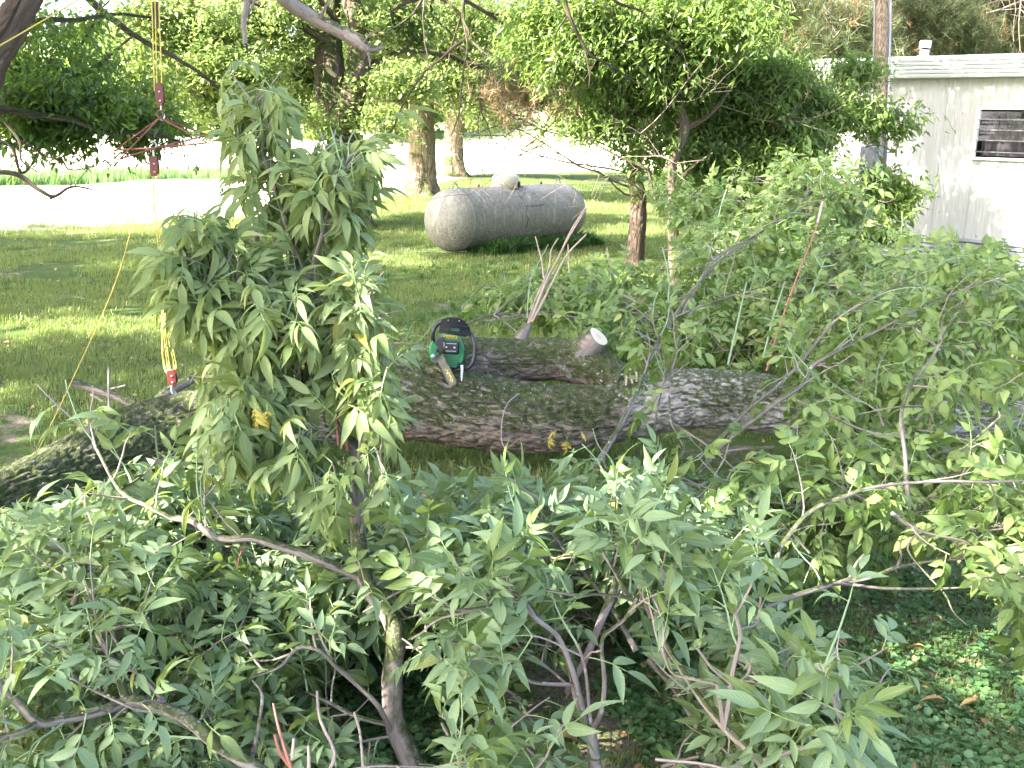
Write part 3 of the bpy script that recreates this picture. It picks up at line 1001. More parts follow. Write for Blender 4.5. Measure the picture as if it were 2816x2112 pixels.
def needle_template(rng, n, L):
    V = []; T = []; U = []
    ax = nrm([rng.gauss(0, .6), rng.gauss(0, .6), 1])
    for i in range(n):
        d = nrm(ax * .55 + np.array([rng.gauss(0, .6) for _ in range(3)]))
        s = nrm(np.cross(d, [rng.gauss(0, 1), rng.gauss(0, 1), 1])) * L * .022
        b = ax * rng.uniform(-.5, .2) * L; k = len(V)
        V += [b - s, b + s, b + d * L * rng.uniform(.8, 1.1)]; U += [(0, 0), (1, 0), (.5, 1)]; T.append((k, k + 1, k + 2))
    return np.array(V), np.array(T), np.array(U, float), np.zeros(len(T), int)

r_ = random.Random(21)
SP_maple = [spray_template(r_, 6, .095, .07, .75, .35) for _ in range(5)]
SP_elder = [spray_template(r_, 6, .095, .055, .38, .6) for _ in range(5)]
SP_far = [spray_template(r_, 6, .30, .28, .7, .2) for _ in range(4)]
SP_needle = [needle_template(r_, 16, .17) for _ in range(5)]

def crown(parent, clumps, templates, mat, n, seed, sub=.22, name="crown", scale=(.75, 1.3), subn=None, flat=.6, label=None):
    """leaf sprays gathered in small clumps spread through ellipsoids; clumps: (center, (rx,ry,rz), weight)"""
    rr = np.random.default_rng(seed)
    w = np.array([c[2] for c in clumps], float); w /= w.sum()
    mats4 = []; idx = []
    for (c, rad, _), cnt in zip(clumps, (w * n).astype(int)):
        m = subn or max(6, cnt // 45)
        sc = rr.normal(0, 1, (m, 3)); sc /= np.linalg.norm(sc, axis=1)[:, None]
        sc *= (rr.random((m, 1)) ** .45); sc = sc * np.array(rad) + np.array(c)
        which = rr.integers(0, m, cnt)
        pos = sc[which] + rr.normal(0, 1, (cnt, 3)) * sub * np.array([1, 1, flat])
        th = rr.uniform(0, 6.283, cnt); s = rr.uniform(scale[0], scale[1], cnt)
        tl = rr.normal(0, .35, (cnt, 2))
        ct, st = np.cos(th), np.sin(th)
        A = np.zeros((cnt, 4, 4)); A[:, 0, 0] = ct * s; A[:, 0, 1] = -st * s; A[:, 1, 0] = st * s; A[:, 1, 1] = ct * s; A[:, 2, 2] = s
        A[:, 0, 2] = tl[:, 0] * s; A[:, 1, 2] = tl[:, 1] * s; A[:, 2, 0] = -tl[:, 0] * s; A[:, 2, 1] = -tl[:, 1] * s
        A[:, :3, 3] = pos; A[:, 3, 3] = 1
        mats4.append(A); idx.append(rr.integers(0, len(templates), cnt))
    me = merge_instances(name, templates, np.concatenate(idx), np.concatenate(mats4), [mat])
    o = bpy.data.objects.new(name, me); COL.objects.link(o); adopt(o, parent)
    if label: o["label"] = label
    return o

def C(px, py, D, rx, ry=None, rz=None, w=1.0):
    ry = rx if ry is None else ry; rz = rx * .7 if rz is None else rz
    return (P(px, py, D), (rx, ry, rz), w)

def bark_tube(pts, radii, name, mat, parent, seg=.03, around=48, amp=.05, ridge=.012, seed=0.0, flare=None, freq=5.0, sides_cap=True):
    """woody tube with lumpy outline and ridged bark, UV in metres"""
    base = np.asarray(pts, float)
    L = np.sum(np.linalg.norm(np.diff(base, axis=0), axis=1))
    n = max(8, int(L / seg))
    p = smooth_path(base, n)
    rk = np.interp(np.linspace(0, 1, n), np.linspace(0, 1, len(radii)), radii)
    t = np.gradient(p, axis=0); t /= np.linalg.norm(t, axis=1)[:, None]
    ref = np.array([0, 0, 1.0]) if abs(t[0][2]) < .8 else np.array([0, 1.0, 0])
    a = nrm(np.cross(t[0], ref)); V = []; U = []
    s = 0
    for i in range(n):
        a = nrm(a - np.dot(a, t[i]) * t[i]); b = np.cross(t[i], a)
        if i: s += np.linalg.norm(p[i] - p[i - 1])
        for k in range(around + 1):
            th = 2 * math.pi * (k % around) / around
            r = rk[i]
            cx, sx = math.cos(th), math.sin(th)
            q = Vector((s * 1.5 + seed, cx * r * 5, sx * r * 5))
            d = 1 + amp * mnoise.noise(q) * 1.6
            if ridge:
                q2 = Vector((s * freq * 2.2 + seed, cx * r * freq * 5.5, sx * r * freq * 5.5))
                v = mnoise.noise(q2) + .5 * mnoise.noise(q2 * 2.1)
                d += (1 - min(1.0, abs(v) * 3.2)) * -ridge / max(r, .02)
            if flare is not None: d *= flare(s, th)
            V.append(p[i] + r * d * (cx * a + sx * b)); U.append((s, th * r))
    V = np.array(V)
    m = around + 1
    i = np.arange((n - 1) * around); rr_ = i // around; c = i % around
    A = rr_ * m + c
    q = np.stack([A, A + 1, A + m + 1, A + m], -1)
    me = np_mesh(name, V, q, [mat], np.array(U), quads=True)
    o = bpy.data.objects.new(name, me); COL.objects.link(o)
    if parent is not None: adopt(o, parent)
    return o, p, rk

def root_flare(k, h=.5, lobes=5, ph=0.0):
    def f(s, th):
        e = math.exp(-s / h)
        return 1 + k * e * (1 + .35 * math.sin(lobes * th + ph))
    return f

def limbs(mb, p0, d0, L, r0, depth, rng, sides=5, droop=0.0, split=3, wob=.22, seg=6):
    """recursive limbs into a mesh builder, returns tip points"""
    pts = [np.array(p0, float)]; d = nrm(d0); tips = []
    for i in range(seg):
        d = nrm(d + np.array([rng.gauss(0, wob), rng.gauss(0, wob), rng.gauss(0, wob) - droop]))
        pts.append(pts[-1] + d * L / seg)
    mb.tube(pts, np.linspace(r0, r0 * .45, len(pts)), sides, cap=False)
    tips.append(pts[-1])
    if depth > 0:
        for j in range(split):
            i = rng.randint(2, seg)
            a = nrm(np.cross(d, [rng.gauss(0, 1), rng.gauss(0, 1), rng.gauss(0, 1)]))
            tips += limbs(mb, pts[i], nrm(d * .7 + a * rng.uniform(.5, 1.0)), L * rng.uniform(.45, .75), r0 * .5, depth - 1, rng, max(3, sides - 1), droop, split, wob, seg)
    return tips

# ------------------------------------------------------------------ far wood on the hillside (one mass)
rw = np.random.default_rng(11)
cl = []
for i in range(150):
    xx = rw.uniform(-130, 110); yy = rw.uniform(100, 190)
    zz = float(hz(np.array(xx), np.array(yy))); h = rw.uniform(4, 9)
    cl.append((np.array([xx, yy, zz + h * .55]), (h * .45, h * .45, h * .55), h))
root = bpy.data.objects.new("far_wood", None)
me_parent = thing("far_wood", "sunlit wood covering the hillside beyond the field", None)
del me_parent["label"]; bpy.data.objects.remove(me_parent); bpy.data.objects.remove(root)
holder = thing("holder", None, None)
fw = crown(holder, cl, [tuple([t[0] * 3.2] + list(t[1:])) for t in SP_far], M['leaf_far'], 26000, 5, sub=1.0, name="far_wood", flat=.8)
fw.parent = None; bpy.data.objects.remove(holder)
tag(fw, "sunlit green wood on the hillside beyond the field", None, None, "stuff")

# ------------------------------------------------------------------ background trees
def up(v, dz): return np.array([v[0], v[1], v[2] + dz])
# large trunk at centre-left distance
TR = []
g = G(1158, 537)
t1 = thing("maple_tree", "big pale trunked maple standing just behind the left end of the tank", "tree", g, "yard trees behind the tank")
bark_tube([g + [0, 0, -.1], g + [.02, 0, 1.0], g + [-.02, 0, 2.1], g + [.12, .1, 3.2], g + [.3, .2, 5.0]], [.36, .34, .33, .30, .22], "trunk", M['trunk'], t1, .05, 64, .06, .018, 3.0, root_flare(.75, .28, 6, 1.0), 2.2)
mb = MB(); r = random.Random(5)
limbs(mb, g + np.array([-.1, 0, 2.0]), [-1, -.3, .9], 3.5, .14, 2, r); limbs(mb, g + np.array([.1, 0, 2.7]), [.8, -.3, 1], 3.5, .15, 2, r)
limbs(mb, g + np.array([-.2, 0, 1.7]), [-.9, .1, .1], 2.4, .06, 1, r, droop=.05)
mb.build("limb", M['trunkdark'], t1)
crown(t1, [C(1080, 120, 26, 1.9, 1.6, .9, 2), C(1250, 100, 25, 1.7, 1.5, 1.0, 2), C(1330, 220, 25, 1.1, 1, .55, 1), C(1190, 200, 25.2, 1.3, 1, .45, 1.2), C(1010, 230, 26, 1.0, .8, .4, .5),
           C(1330, 330, 25, .45, .4, .25, .12), C(1070, 340, 25, .35, .4, .35, .15), (np.array([-6.2, 25.0, 4.9]), (1.8, 1.3, .7), 1.6), (np.array([-5.0, 25.6, 5.6]), (1.6, 1.3, .7), 1.2), C(1150, -250, 27, 4.0, 3.5, 1.6, 2.0)], SP_maple, M['leaf_mid'], 10000, 31, .30)  # high left clumps added in the sun's path to dapple the trunk
g = G(1245, 482)
t2 = thing("maple_tree", "second maple trunk further back, right of the biggest trunk", "tree", g, "yard trees behind the tank")
bark_tube([g + [0, 0, -.1], g + [0, 0, 1.2], g + [.1, 0, 2.5], g + [-.1, .1, 4.2], g + [-.4, .2, 6]], [.40, .37, .33, .28, .2], "trunk", M['trunk'], t2, .08, 48, .06, .02, 8.0, root_flare(.9, .30, 5, 2.0), 2.0)
mb = MB(); limbs(mb, g + np.array([.1, 0, 2.4]), [1, -.2, .7], 4.5, .15, 2, r); limbs(mb, g + np.array([-.1, 0, 2.2]), [-1, -.2, .8], 4, .14, 2, r)
mb.build("limb", M['trunkdark'], t2)
crown(t2, [C(1330, 150, 37, 2.8, 2, 1.5, 2), C(1450, 200, 36, 2.2, 2, 1.0, 1.4), C(1200, 200, 37, 2.4, 2, 1.1, 1), C(1360, 310, 36, .9, .7, .4, .3), C(1330, -200, 37, 5, 4, 3, 2.0)], SP_maple, M['leaf_mid'], 6000, 33, .3, scale=(1.1, 1.8))

g = G(962, 615)
t3 = thing("twin_stemmed_tree", "dark twin stemmed tree behind the upright leafy bough", "tree", g)
bark_tube([g + [.05, 0, -.1], g + [0, 0, .6], P(955, 420, 17.5), P(925, 300, 17.5), P(905, 180, 17.5), P(900, 60, 17.6), P(930, -120, 17.8)], [.31, .28, .28, .27, .25, .20, .15], "trunk", M['trunkdark'], t3, .05, 40, .14, .02, 12., root_flare(.5, .25, 5), 3.0)
bark_tube([P(985, 560, 17.3), P(965, 450, 17.2), P(950, 330, 17.2), P(975, 230, 17.2), P(990, 120, 17.3), P(960, -20, 17.4), P(900, -150, 17.6)], [.19, .22, .22, .20, .18, .15, .12], "trunk", M['trunkdark'], t3, .05, 36, .14, .02, 15., None, 3.0)
mb = MB(); r = random.Random(8)
for (a, b, L_, r0_) in (((900, 200), (-1, -.1, .25), 3.2, .06), ((905, 120), (-1, -.3, .5), 3.5, .07), ((985, 200), (1, -.3, .3), 2.6, .06), ((990, 100), (1, -.1, .8), 3, .07), ((930, 60), (-.2, -1, .6), 3, .06)):
    limbs(mb, P(a[0], a[1], 17.4), b, L_, r0_, 2, r, 5, .03)
mb.build("limb", M['trunkdark'], t3)
crown(t3, [C(520, 90, 16.5, 1.15, 1.2, .6, 1.5), C(690, 40, 17, 1.2, 1.2, .6, 1.7), C(800, 200, 18.6, .9, .6, .40, 1.0), C(650, 200, 16.5, 1.0, .8, .45, 1.2), C(760, 290, 18.5, .6, .5, .25, .4), C(1080, 60, 17.8, .9, .8, .6, 1.2), C(1100, 220, 17, .7, .7, .35, .5),
           C(960, 20, 18.8, .9, .6, .5, .6), C(900, 330, 16.8, .35, .35, .22, .15), C(1060, 330, 17, .35, .3, .25, .12), C(430, 210, 17, .8, .8, .4, .7), C(560, 290, 17, .6, .6, .22, .35), C(900, -250, 17, 2.4, 2.0, .9, 1.0)], SP_maple, M['leaf_mid'], 6500, 37, .17, scale=(.7, 1.15))

# the near tree whose limb enters the top left corner
lt = np.array([-5.6, 6.0, 0.0])
t4 = thing("shade_tree", "dark limbed tree leaning in at the upper left corner with drooping shaded leaves", "tree", lt)
bark_tube([lt + [0, 0, -.1], lt + [.1, 0, 1.5], lt + [.4, .2, 2.6], lt + [.3, .5, 4.2], lt + [.1, .8, 6.5]], [.34, .30, .28, .25, .16], "trunk", M['trunkdark'], t4, .05, 48, .08, .018, 20., root_flare(.6, .3, 5), 3.0)
bark_tube([lt + [.4, .1, 2.2], P(-200, 330, 6.9), P(-10, 130, 6.9), P(60, 10, 6.9), P(140, -130, 7.0), P(260, -350, 7.3)], [.17, .14, .12, .105, .09, .06], "limb", M['trunkdark'], t4, .03, 36, .08, .012, 24., None, 5.0)
def wood(parent, pts, r0, r1, name="branch", mat=None, n=None, sides=6, jit=.02):
    n = n or max(8, len(pts) * 6)
    p = smooth_path(pts, n)
    for i in range(1, n): p[i] = p[i] + np.array(mnoise.noise_vector(Vector(p[i]) * 5)) * jit
    mb = MB(); mb.tube(p, np.linspace(r0, r1, n), sides); mb.build(name, mat or M['trunkdark'], parent)
    return p
for pts, r0, r1 in (
    ([(-80, 285, 7.4), (60, 310, 7.6), (190, 330, 7.8), (300, 368, 8.0), (390, 368, 8.1), (490, 385, 8.2)], .035, .012),
    ([(-60, 380, 6.5), (30, 400, 6.6), (55, 480, 6.6), (100, 425, 6.8)], .016, .006),
    ([(-60, 460, 6.3), (40, 480, 6.3), (110, 520, 6.3), (150, 543, 6.3), (190, 515, 6.4), (255, 521, 6.4)], .020, .006),
    ([(0, 320, 6.5), (50, 390, 6.5), (60, 440, 6.5), (105, 470, 6.5)], .010, .004),
    ([(50, 390, 6.5), (120, 425, 6.6), (170, 440, 6.6), (190, 465, 6.7), (230, 468, 6.7), (265, 462, 6.7)], .009, .003),
    ([(150, 543, 6.3), (140, 548, 6.3), (160, 540, 6.3)], .012, .006),
    ([(195, 515, 6.4), (195, 480, 6.5), (205, 515, 6.4), (250, 460, 6.6)], .004, .002),
    ([(230, -20, 9.0), (300, 50, 9.2), (370, 95, 9.4), (460, 145, 9.6), (560, 210, 9.8), (620, 265, 10)], .035, .010),
    ([(40, 55, 8.0), (180, 55, 8.4), (330, 40, 9), (470, 60, 9.4)], .028, .010),
    ([(10, 155, 7.8), (60, 200, 8), (150, 215, 8.2), (250, 190, 8.4), (370, 95, 8.8)], .022, .010),
    ([(280, 0, 9), (250, 80, 9), (210, 150, 9), (240, 190, 9.2), (330, 130, 9.4)], .016, .008)):
    wood(t4, pp(pts), r0, r1)
crown(t4, [C(60, 180, 8.2, .42, .5, .22, 1.3), C(170, 240, 8.2, .42, .5, .20, 1.8), C(300, 290, 8.3, .42, .45, .20, 1.8), C(120, 320, 8.0, .40, .4, .16, 1.5), C(20, 260, 7.8, .3, .4, .22, 1.2), C(410, 365, 8.5, .34, .35, .11, .8),
           C(420, 300, 8.6, .26, .35, .12, .5), C(210, 60, 9.0, .5, .5, .14, .5), C(170, 395, 8.0, .16, .2, .12, .25), C(175, 345, 8.0, .3, .3, .12, .7), C(60, 345, 7.8, .22, .3, .08, .3), C(350, 130, 10, .8, .8, .28, .12), C(130, 130, 9, .6, .6, .2, .15),
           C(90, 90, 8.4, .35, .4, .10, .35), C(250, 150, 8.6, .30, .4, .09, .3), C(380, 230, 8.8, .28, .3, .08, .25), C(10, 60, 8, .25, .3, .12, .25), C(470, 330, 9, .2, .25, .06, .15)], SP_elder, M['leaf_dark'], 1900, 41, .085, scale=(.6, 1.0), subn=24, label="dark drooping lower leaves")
# its high crown, unseen, added above and left to shade brush and log
hc = []
rr5 = random.Random(77)
for i in range(46):
    x_ = rr5.uniform(-15.0, -3.6); y_ = rr5.uniform(-6.5, 8.5); z_ = rr5.uniform(5.2, 10.5)
    if x_ > -5.5 and y_ > 5: continue
    hc.append((np.array([x_, y_, z_]), (1.5, 1.5, .75), 1.0))
crown(t4, hc, [tuple([t[0] * 1.9] + list(t[1:])) for t in SP_elder], M['leaf_dark'], 18500, 43, .34, name="unseen_shade_crown")
hc2 = [(np.array([a_, b_, c_]), (1.2, 1.0, .5), 2.0) for a_, b_, c_ in ((-7.6, 11.2, 7.2), (-6.6, 12.2, 7.0), (-6.0, 12.6, 7.4), (-8.2, 10.6, 6.8), (-5.4, 13.2, 7.6))]  # unseen clumps added along the sun's path to shade tank and lawn
for i in range(18):
    hc2.append((np.array([rr5.uniform(-10.5, -3.6), rr5.uniform(8.5, 12.3), rr5.uniform(5.6, 9.5)]), (1.1, 1.1, .55), 1.0))
crown(t4, hc2, [tuple([t[0] * 1.7] + list(t[1:])) for t in SP_elder], M['leaf_dark'], 3600, 44, .24, name="unseen_shade_crown")
mb = MB(); r = random.Random(14)
for i in range(9):
    a = r.uniform(2.2, 5.4)
    limbs(mb, lt + np.array([.1, .8, r.uniform(4, 6.3)]), [math.cos(a), math.sin(a), .45], 6.5, .12, 2, r, 5, 0, 3, .15)
mb.build("high_limb", M['trunkdark'], t4)
# unseen tree added out to the left to dapple the lawn
for (bx_, by_, zc, rad, nn, sd_, lb) in ((-15.5, 8.5, 7.2, 3.6, 2000, 51, "broad crowned maple added out of view at left to shade the lawn"),):
    b0 = np.array([bx_, by_, 0.])
    tt = thing("maple_tree", lb, "tree", b0)
    bark_tube([b0 + [0, 0, -.1], b0 + [0, 0, 2.5], b0 + [.2, .1, 6.5]], [.30, .25, .14], "trunk", M['trunkdark'], tt, .1, 24, .08, .02, 2., root_flare(.5, .3, 5), 2.0)
    mb = MB()
    for i in range(7):
        a = i * .9 + r.random()
        limbs(mb, b0 + np.array([.1, 0, r.uniform(3.5, 6)]), [math.cos(a), math.sin(a), .6], 3.6, .09, 1, r, 5, 0, 3, .15)
    mb.build("limb", M['trunkdark'], tt)
    hc = []
    for i in range(14):
        a = r.uniform(0, 6.28); q = r.uniform(0, rad)
        hc.append((b0 + np.array([q * math.cos(a), q * math.sin(a), zc + r.uniform(-1.2, 2.4)]), (1.0, 1.0, .5), 1.0))
    crown(tt, hc, [tuple([t[0] * 2.1] + list(t[1:])) for t in SP_maple], M['leaf_mid'], nn, sd_, .32)

# broken overhanging limb at the top centre
g5 = P(700, -420, 6.5)
lb = thing("dead_limb", "thick broken grey limb slanting in from the top edge above the twin stemmed tree", "limb", P(760, -30, 7.0))
bark_tube(pp([(690, -120, 6.8), (780, -5, 7.0), (860, 50, 7.1), (930, 85, 7.1), (985, 115, 7.1), (1015, 133, 7.1), (1060, 130, 7.1)]), [.062, .055, .05, .045, .05, .036, .008], "stem", M['branch'], lb, .02, 20, .12, .004, 6., None, 12)
for pts, r0, r1 in (([(880, 60, 7.1), (895, 20, 7.0), (905, -10, 7.0)], .014, .008), ([(1000, 120, 7.1), (1020, 95, 7.0), (1045, 85, 7.0)], .010, .005), ([(1013, 130, 7.1), (1016, 150, 7.1), (1016, 180, 7.1)], .012, .004)):
    wood(lb, pp(pts), r0, r1, "stub", M['branch'])
dl = thing("hanging_branch", "short dark broken branch hanging straight down at the top edge left of the broken limb", "branch", P(672, -40, 7.2))
wood(dl, pp([(668, -60, 7.2), (678, 10, 7.2), (670, 60, 7.2), (674, 122, 7.2)]), .028, .016, "stem", M['branch'], jit=.01)
wood(dl, pp([(675, 40, 7.2), (690, 15, 7.2), (700, -40, 7.2)]), .010, .006, "twig", M['branch'])
hb = thing("hanging_branch", "long thin dark arching branch coming down before the tank trees, forked at its tip", "branch", P(1285, -60, 9))
for pts, r0, r1 in (([(1290, -80, 9), (1275, 40, 9), (1285, 95, 9), (1230, 145, 9.2), (1165, 205, 9.4), (1110, 290, 9.6), (1080, 350, 9.6), (1045, 390, 9.6)], .019, .006),
                    ([(1275, 50, 9), (1282, 110, 9), (1276, 200, 9), (1262, 300, 9), (1240, 370, 9)], .012, .004),
                    ([(1170, -60, 9.5), (1165, 60, 9.5), (1175, 170, 9.5), (1170, 260, 9.5)], .010, .004),
                    ([(1180, -30, 9.5), (1110, 60, 9.5), (1060, 90, 9.5), (990, 100, 9.6)], .012, .004),
                    ([(1080, 345, 9.6), (1110, 400, 9.6), (1100, 430, 9.6)], .005, .002)):
    wood(hb, pp(pts), r0, r1, "stem", M['trunkdark'], jit=.03)
hb2 = thing("hanging_branch", "thin bare branch curving down across the dark green crown right of centre", "branch", P(1550, -60, 8.5))
for pts, r0, r1 in (([(1545, -80, 8.5), (1560, 40, 8.5), (1600, 110, 8.6), (1625, 150, 8.6), (1690, 185, 8.8), (1740, 220, 9), (1775, 245, 9)], .020, .005),
                    ([(1615, 140, 8.6), (1620, 190, 8.6), (1617, 240, 8.6)], .008, .003), ([(1560, 40, 8.5), (1530, 90, 8.5), (1528, 130, 8.5)], .008, .003),
                    ([(1640, -50, 8.7), (1700, 5, 8.7), (1760, 30, 8.8), (1800, 60, 8.8)], .018, .006)):
    wood(hb2, pp(pts), r0, r1, "stem", M['trunkdark'], jit=.02)
for k, (qx, qy, lab, len_) in enumerate(((530, 452, "small sprig of dark leaves hanging just right of the middle pulley", 330), (597, 510, "tiny lone sprig of leaves dangling over the bright field", 420))):
    sp = thing("hanging_sprig", lab, "sprig", P(qx, qy, 7.6))
    wood(sp, pp([(qx + 25, qy - len_, 7.7), (qx + 12, qy - 160, 7.6), (qx, qy, 7.6)]), .0012, .0010, "twig", M['trunkdark'], jit=.004)
    mm = leaf_meshes('sprig', LS_mid, M['leaf_dark'])
    for j in range(5 if k == 0 else 3):
        o = bpy.data.objects.new("leaf", mm[j]); COL.objects.link(o)
        o.matrix_basis = Matrix.Translation(Vector(P(qx + random.Random(j).uniform(-8, 14), qy + j * 4 - 8, 7.6))) @ Matrix.Rotation(j * 1.5, 4, 'Z') @ Matrix.Rotation(-.6, 4, 'X') @ Matrix.Scale(.42, 4)
        o.parent = sp; o.matrix_parent_inverse = Matrix.Translation(-sp.location)

# ------------------------------------------------------------------ middle right: box elder thicket
t6 = thing("young_pine", "thin dark trunked pine right of the tank with bare dead lower twigs", "tree", G(1742, 727))
g = G(1742, 727)
bark_tube([g + [0, 0, -.1], g + [.02, 0, .8], P(1748, 480, 13.9), P(1752, 300, 14), P(1745, 100, 14.2), P(1740, -200, 14.6)], [.125, .11, .105, .10, .08, .05], "trunk", M['trunkdark'], t6, .04, 32, .08, .012, 9., root_flare(.5, .15, 4), 6.0)
mb = MB(); r = random.Random(61)
for (a, b, L_) in (((1745, 520), (-1, -.25, .35), 1.7), ((1745, 480), (-1, -.1, .25), 1.9), ((1748, 440), (-1, -.4, .3), 2.1), ((1748, 400), (-1, .1, .35), 1.7), ((1745, 360), (-1, -.5, .2), 2.0), ((1750, 330), (-1, -.2, .1), 1.9),
                   ((1750, 300), (-.9, -.7, .1), 1.6), ((1750, 420), (.8, -.6, .3), 1.2), ((1745, 250), (-1, -.3, .1), 2.0), ((1750, 380), (1, -.3, .3), 1.4), ((1745, 540), (-.7, -.9, .25), 1.2)):
    limbs(mb, P(a[0], a[1], 14), b, L_, .015, 2, r, 4, .0, 5, .16)
mb.build("dead_twigs", M['deadtwig'], t6)
crown(t6, [C(1450, 290, 13.2, .42, .5, .16, 1), C(1560, 300, 13.3, .45, .5, .18, 1.1), C(1400, 270, 13, .3, .4, .12, .5), C(1650, 350, 13.3, .35, .4, .22, .5), C(1480, 230, 13.6, .5, .5, .2, 1)], SP_needle, M['needle_dead'], 240, 63, .22, name="brown_needles", label="browned needle tufts on the lower twigs")
crown(t6, [C(1500, 200, 13.4, .55, .5, .25, 1), C(1600, 240, 13.4, .45, .5, .25, 1), C(1900, 330, 13, .8, .5, .5, 1.0), C(1700, 100, 13.8, .9, .8, .6, 1), C(1700, -150, 14, 1.3, 1.2, .9, 1.4)], SP_needle, M['needle'], 2200, 64, .2, name="crown")

g = G(1880, 860)
t7 = thing("box_elder_tree", "slender crooked box elder with dark green crown at top right of centre", "tree", g)
bark_tube([g + [0, 0, -.05], P(1855, 720, 11.3), P(1850, 620, 11.3), P(1845, 470, 11.3), P(1880, 360, 11.3), P(1868, 280, 11.3), P(1862, 160, 11.4), P(1870, 20, 11.5), P(1890, -150, 11.6)], [.075, .07, .06, .055, .06, .048, .042, .036, .03], "trunk", M['trunkdark'], t7, .03, 20, .1, .004, 3., None, 8)
for pts, r0, r1 in (([(1882, 355, 11.3), (1940, 325, 11.2), (1975, 290, 11.2), (2010, 240, 11.3)], .036, .018), ([(1868, 150, 11.4), (1800, 110, 11.3), (1740, 60, 11.2), (1690, 40, 11.2)], .022, .01), ([(1865, 200, 11.4), (1950, 130, 11.2), (2040, 60, 11.2)], .022, .01),
                    ([(1850, 620, 11.3), (1800, 540, 11.2), (1780, 470, 11.1), (1700, 430, 11.1), (1610, 380, 11.1)], .026, .008), ([(1850, 520, 11.3), (1900, 460, 11.2), (1960, 420, 11.2)], .02, .01), ([(1800, 540, 11.2), (1720, 500, 11.1), (1640, 470, 11.1)], .012, .004)):
    wood(t7, pp(pts), r0, r1, "limb", M['trunkdark'])
mb = MB(); r = random.Random(71)
for i in range(6):
    limbs(mb, P(r.uniform(1650, 2000), r.uniform(180, 480), 11.3 + r.uniform(-.4, .4)), [r.gauss(-.4, .8), -.4, r.uniform(-.2, .8)], 1.1, .007, 2, r, 4, 0, 4, .2)
mb.build("twigs", M['deadtwig'], t7)
CL7 = [C(1560, 30, 11, .5, .5, .28, 1.3), C(1700, 60, 11, .55, .5, .3, 1.9), C(1850, 40, 11, .55, .5, .3, 2.0), C(1990, 60, 11, .42, .5, .28, 1.5), C(1620, 150, 11, .42, .4, .22, 1.3), C(1760, 170, 11, .5, .4, .26, 1.7), C(1480, 110, 11.4, .35, .4, .22, .6),
       C(1900, 160, 11.3, .4, .4, .2, 1.0), C(1830, 270, 11.5, .5, .3, .25, 1.2), C(1720, 280, 11.5, .4, .35, .2, .7), C(1640, 340, 11.4, .25, .3, .12, .25), C(1800, 400, 11.6, .3, .3, .25, .5), C(1760, -200, 11.4, 1.5, 1.3, .8, 3.0), C(1420, -60, 11.4, .6, .5, .4, .8), C(2100, -150, 11.4, .5, .6, .3, .6)]
UP7 = []  # unseen clumps added between sun and trailer to dapple its wall
for q_ in range(17):
    r9 = random.Random(900 + q_)
    UP7.append((np.array([r9.uniform(.2, 4.0), r9.uniform(10.0, 13.2), r9.uniform(4.7, 7.4)]), (.7, .7, .4), .75))
crown(t7, CL7, SP_elder, M['leaf_shrub'], 6600, 73, .18, scale=(.75, 1.15), flat=.45)
crown(t7, UP7, SP_elder, M['leaf_shrub'], 3500, 74, .26, name="unseen_shade_crown", subn=7)

g = G(2130, 800)
t8 = thing("dense_shrub", "dense dark green shrub in front of the trailer end and pole", "shrub", g)
mb = MB(); r = random.Random(81)
for i in range(7):
    limbs(mb, g + np.array([r.uniform(-.4, .6), r.uniform(.2, .5), 0]), [r.gauss(0, .25), .1 + r.gauss(0, .1), 1], 1.6, .022, 2, r, 5, 0, 3, .14)
mb.build("stems", M['trunkdark'], t8)
crown(t8, [C(2050, 270, 12, .55, .5, .42, 2.4), C(2140, 200, 12, .34, .4, .22, 1.2), C(2180, 330, 12, .4, .4, .28, 1.1), C(1980, 380, 12, .45, .5, .32, 1.7), C(2100, 420, 12, .5, .5, .25, 1.7), C(2290, 300, 12.2, .30, .3, .20, .6), C(2360, 200, 12.6, .22, .2, .12, .35), C(2200, 430, 12, .3, .3, .14, .6),
           C(2000, 210, 12, .3, .3, .2, .9), C(2460, 330, 12.6, .20, .2, .12, .30), C(2340, 290, 12.4, .2, .2, .16, .35), C(2440, 520, 12.4, .28, .3, .22, .8), C(2390, 590, 12.2, .30, .3, .22, .8), C(2000, 520, 12, .5, .5, .35, 1.7), C(2200, 520, 12, .5, .4, .3, 1.4)], SP_elder, M['leaf_shrub'], 7800, 83, .15, scale=(.8, 1.2))

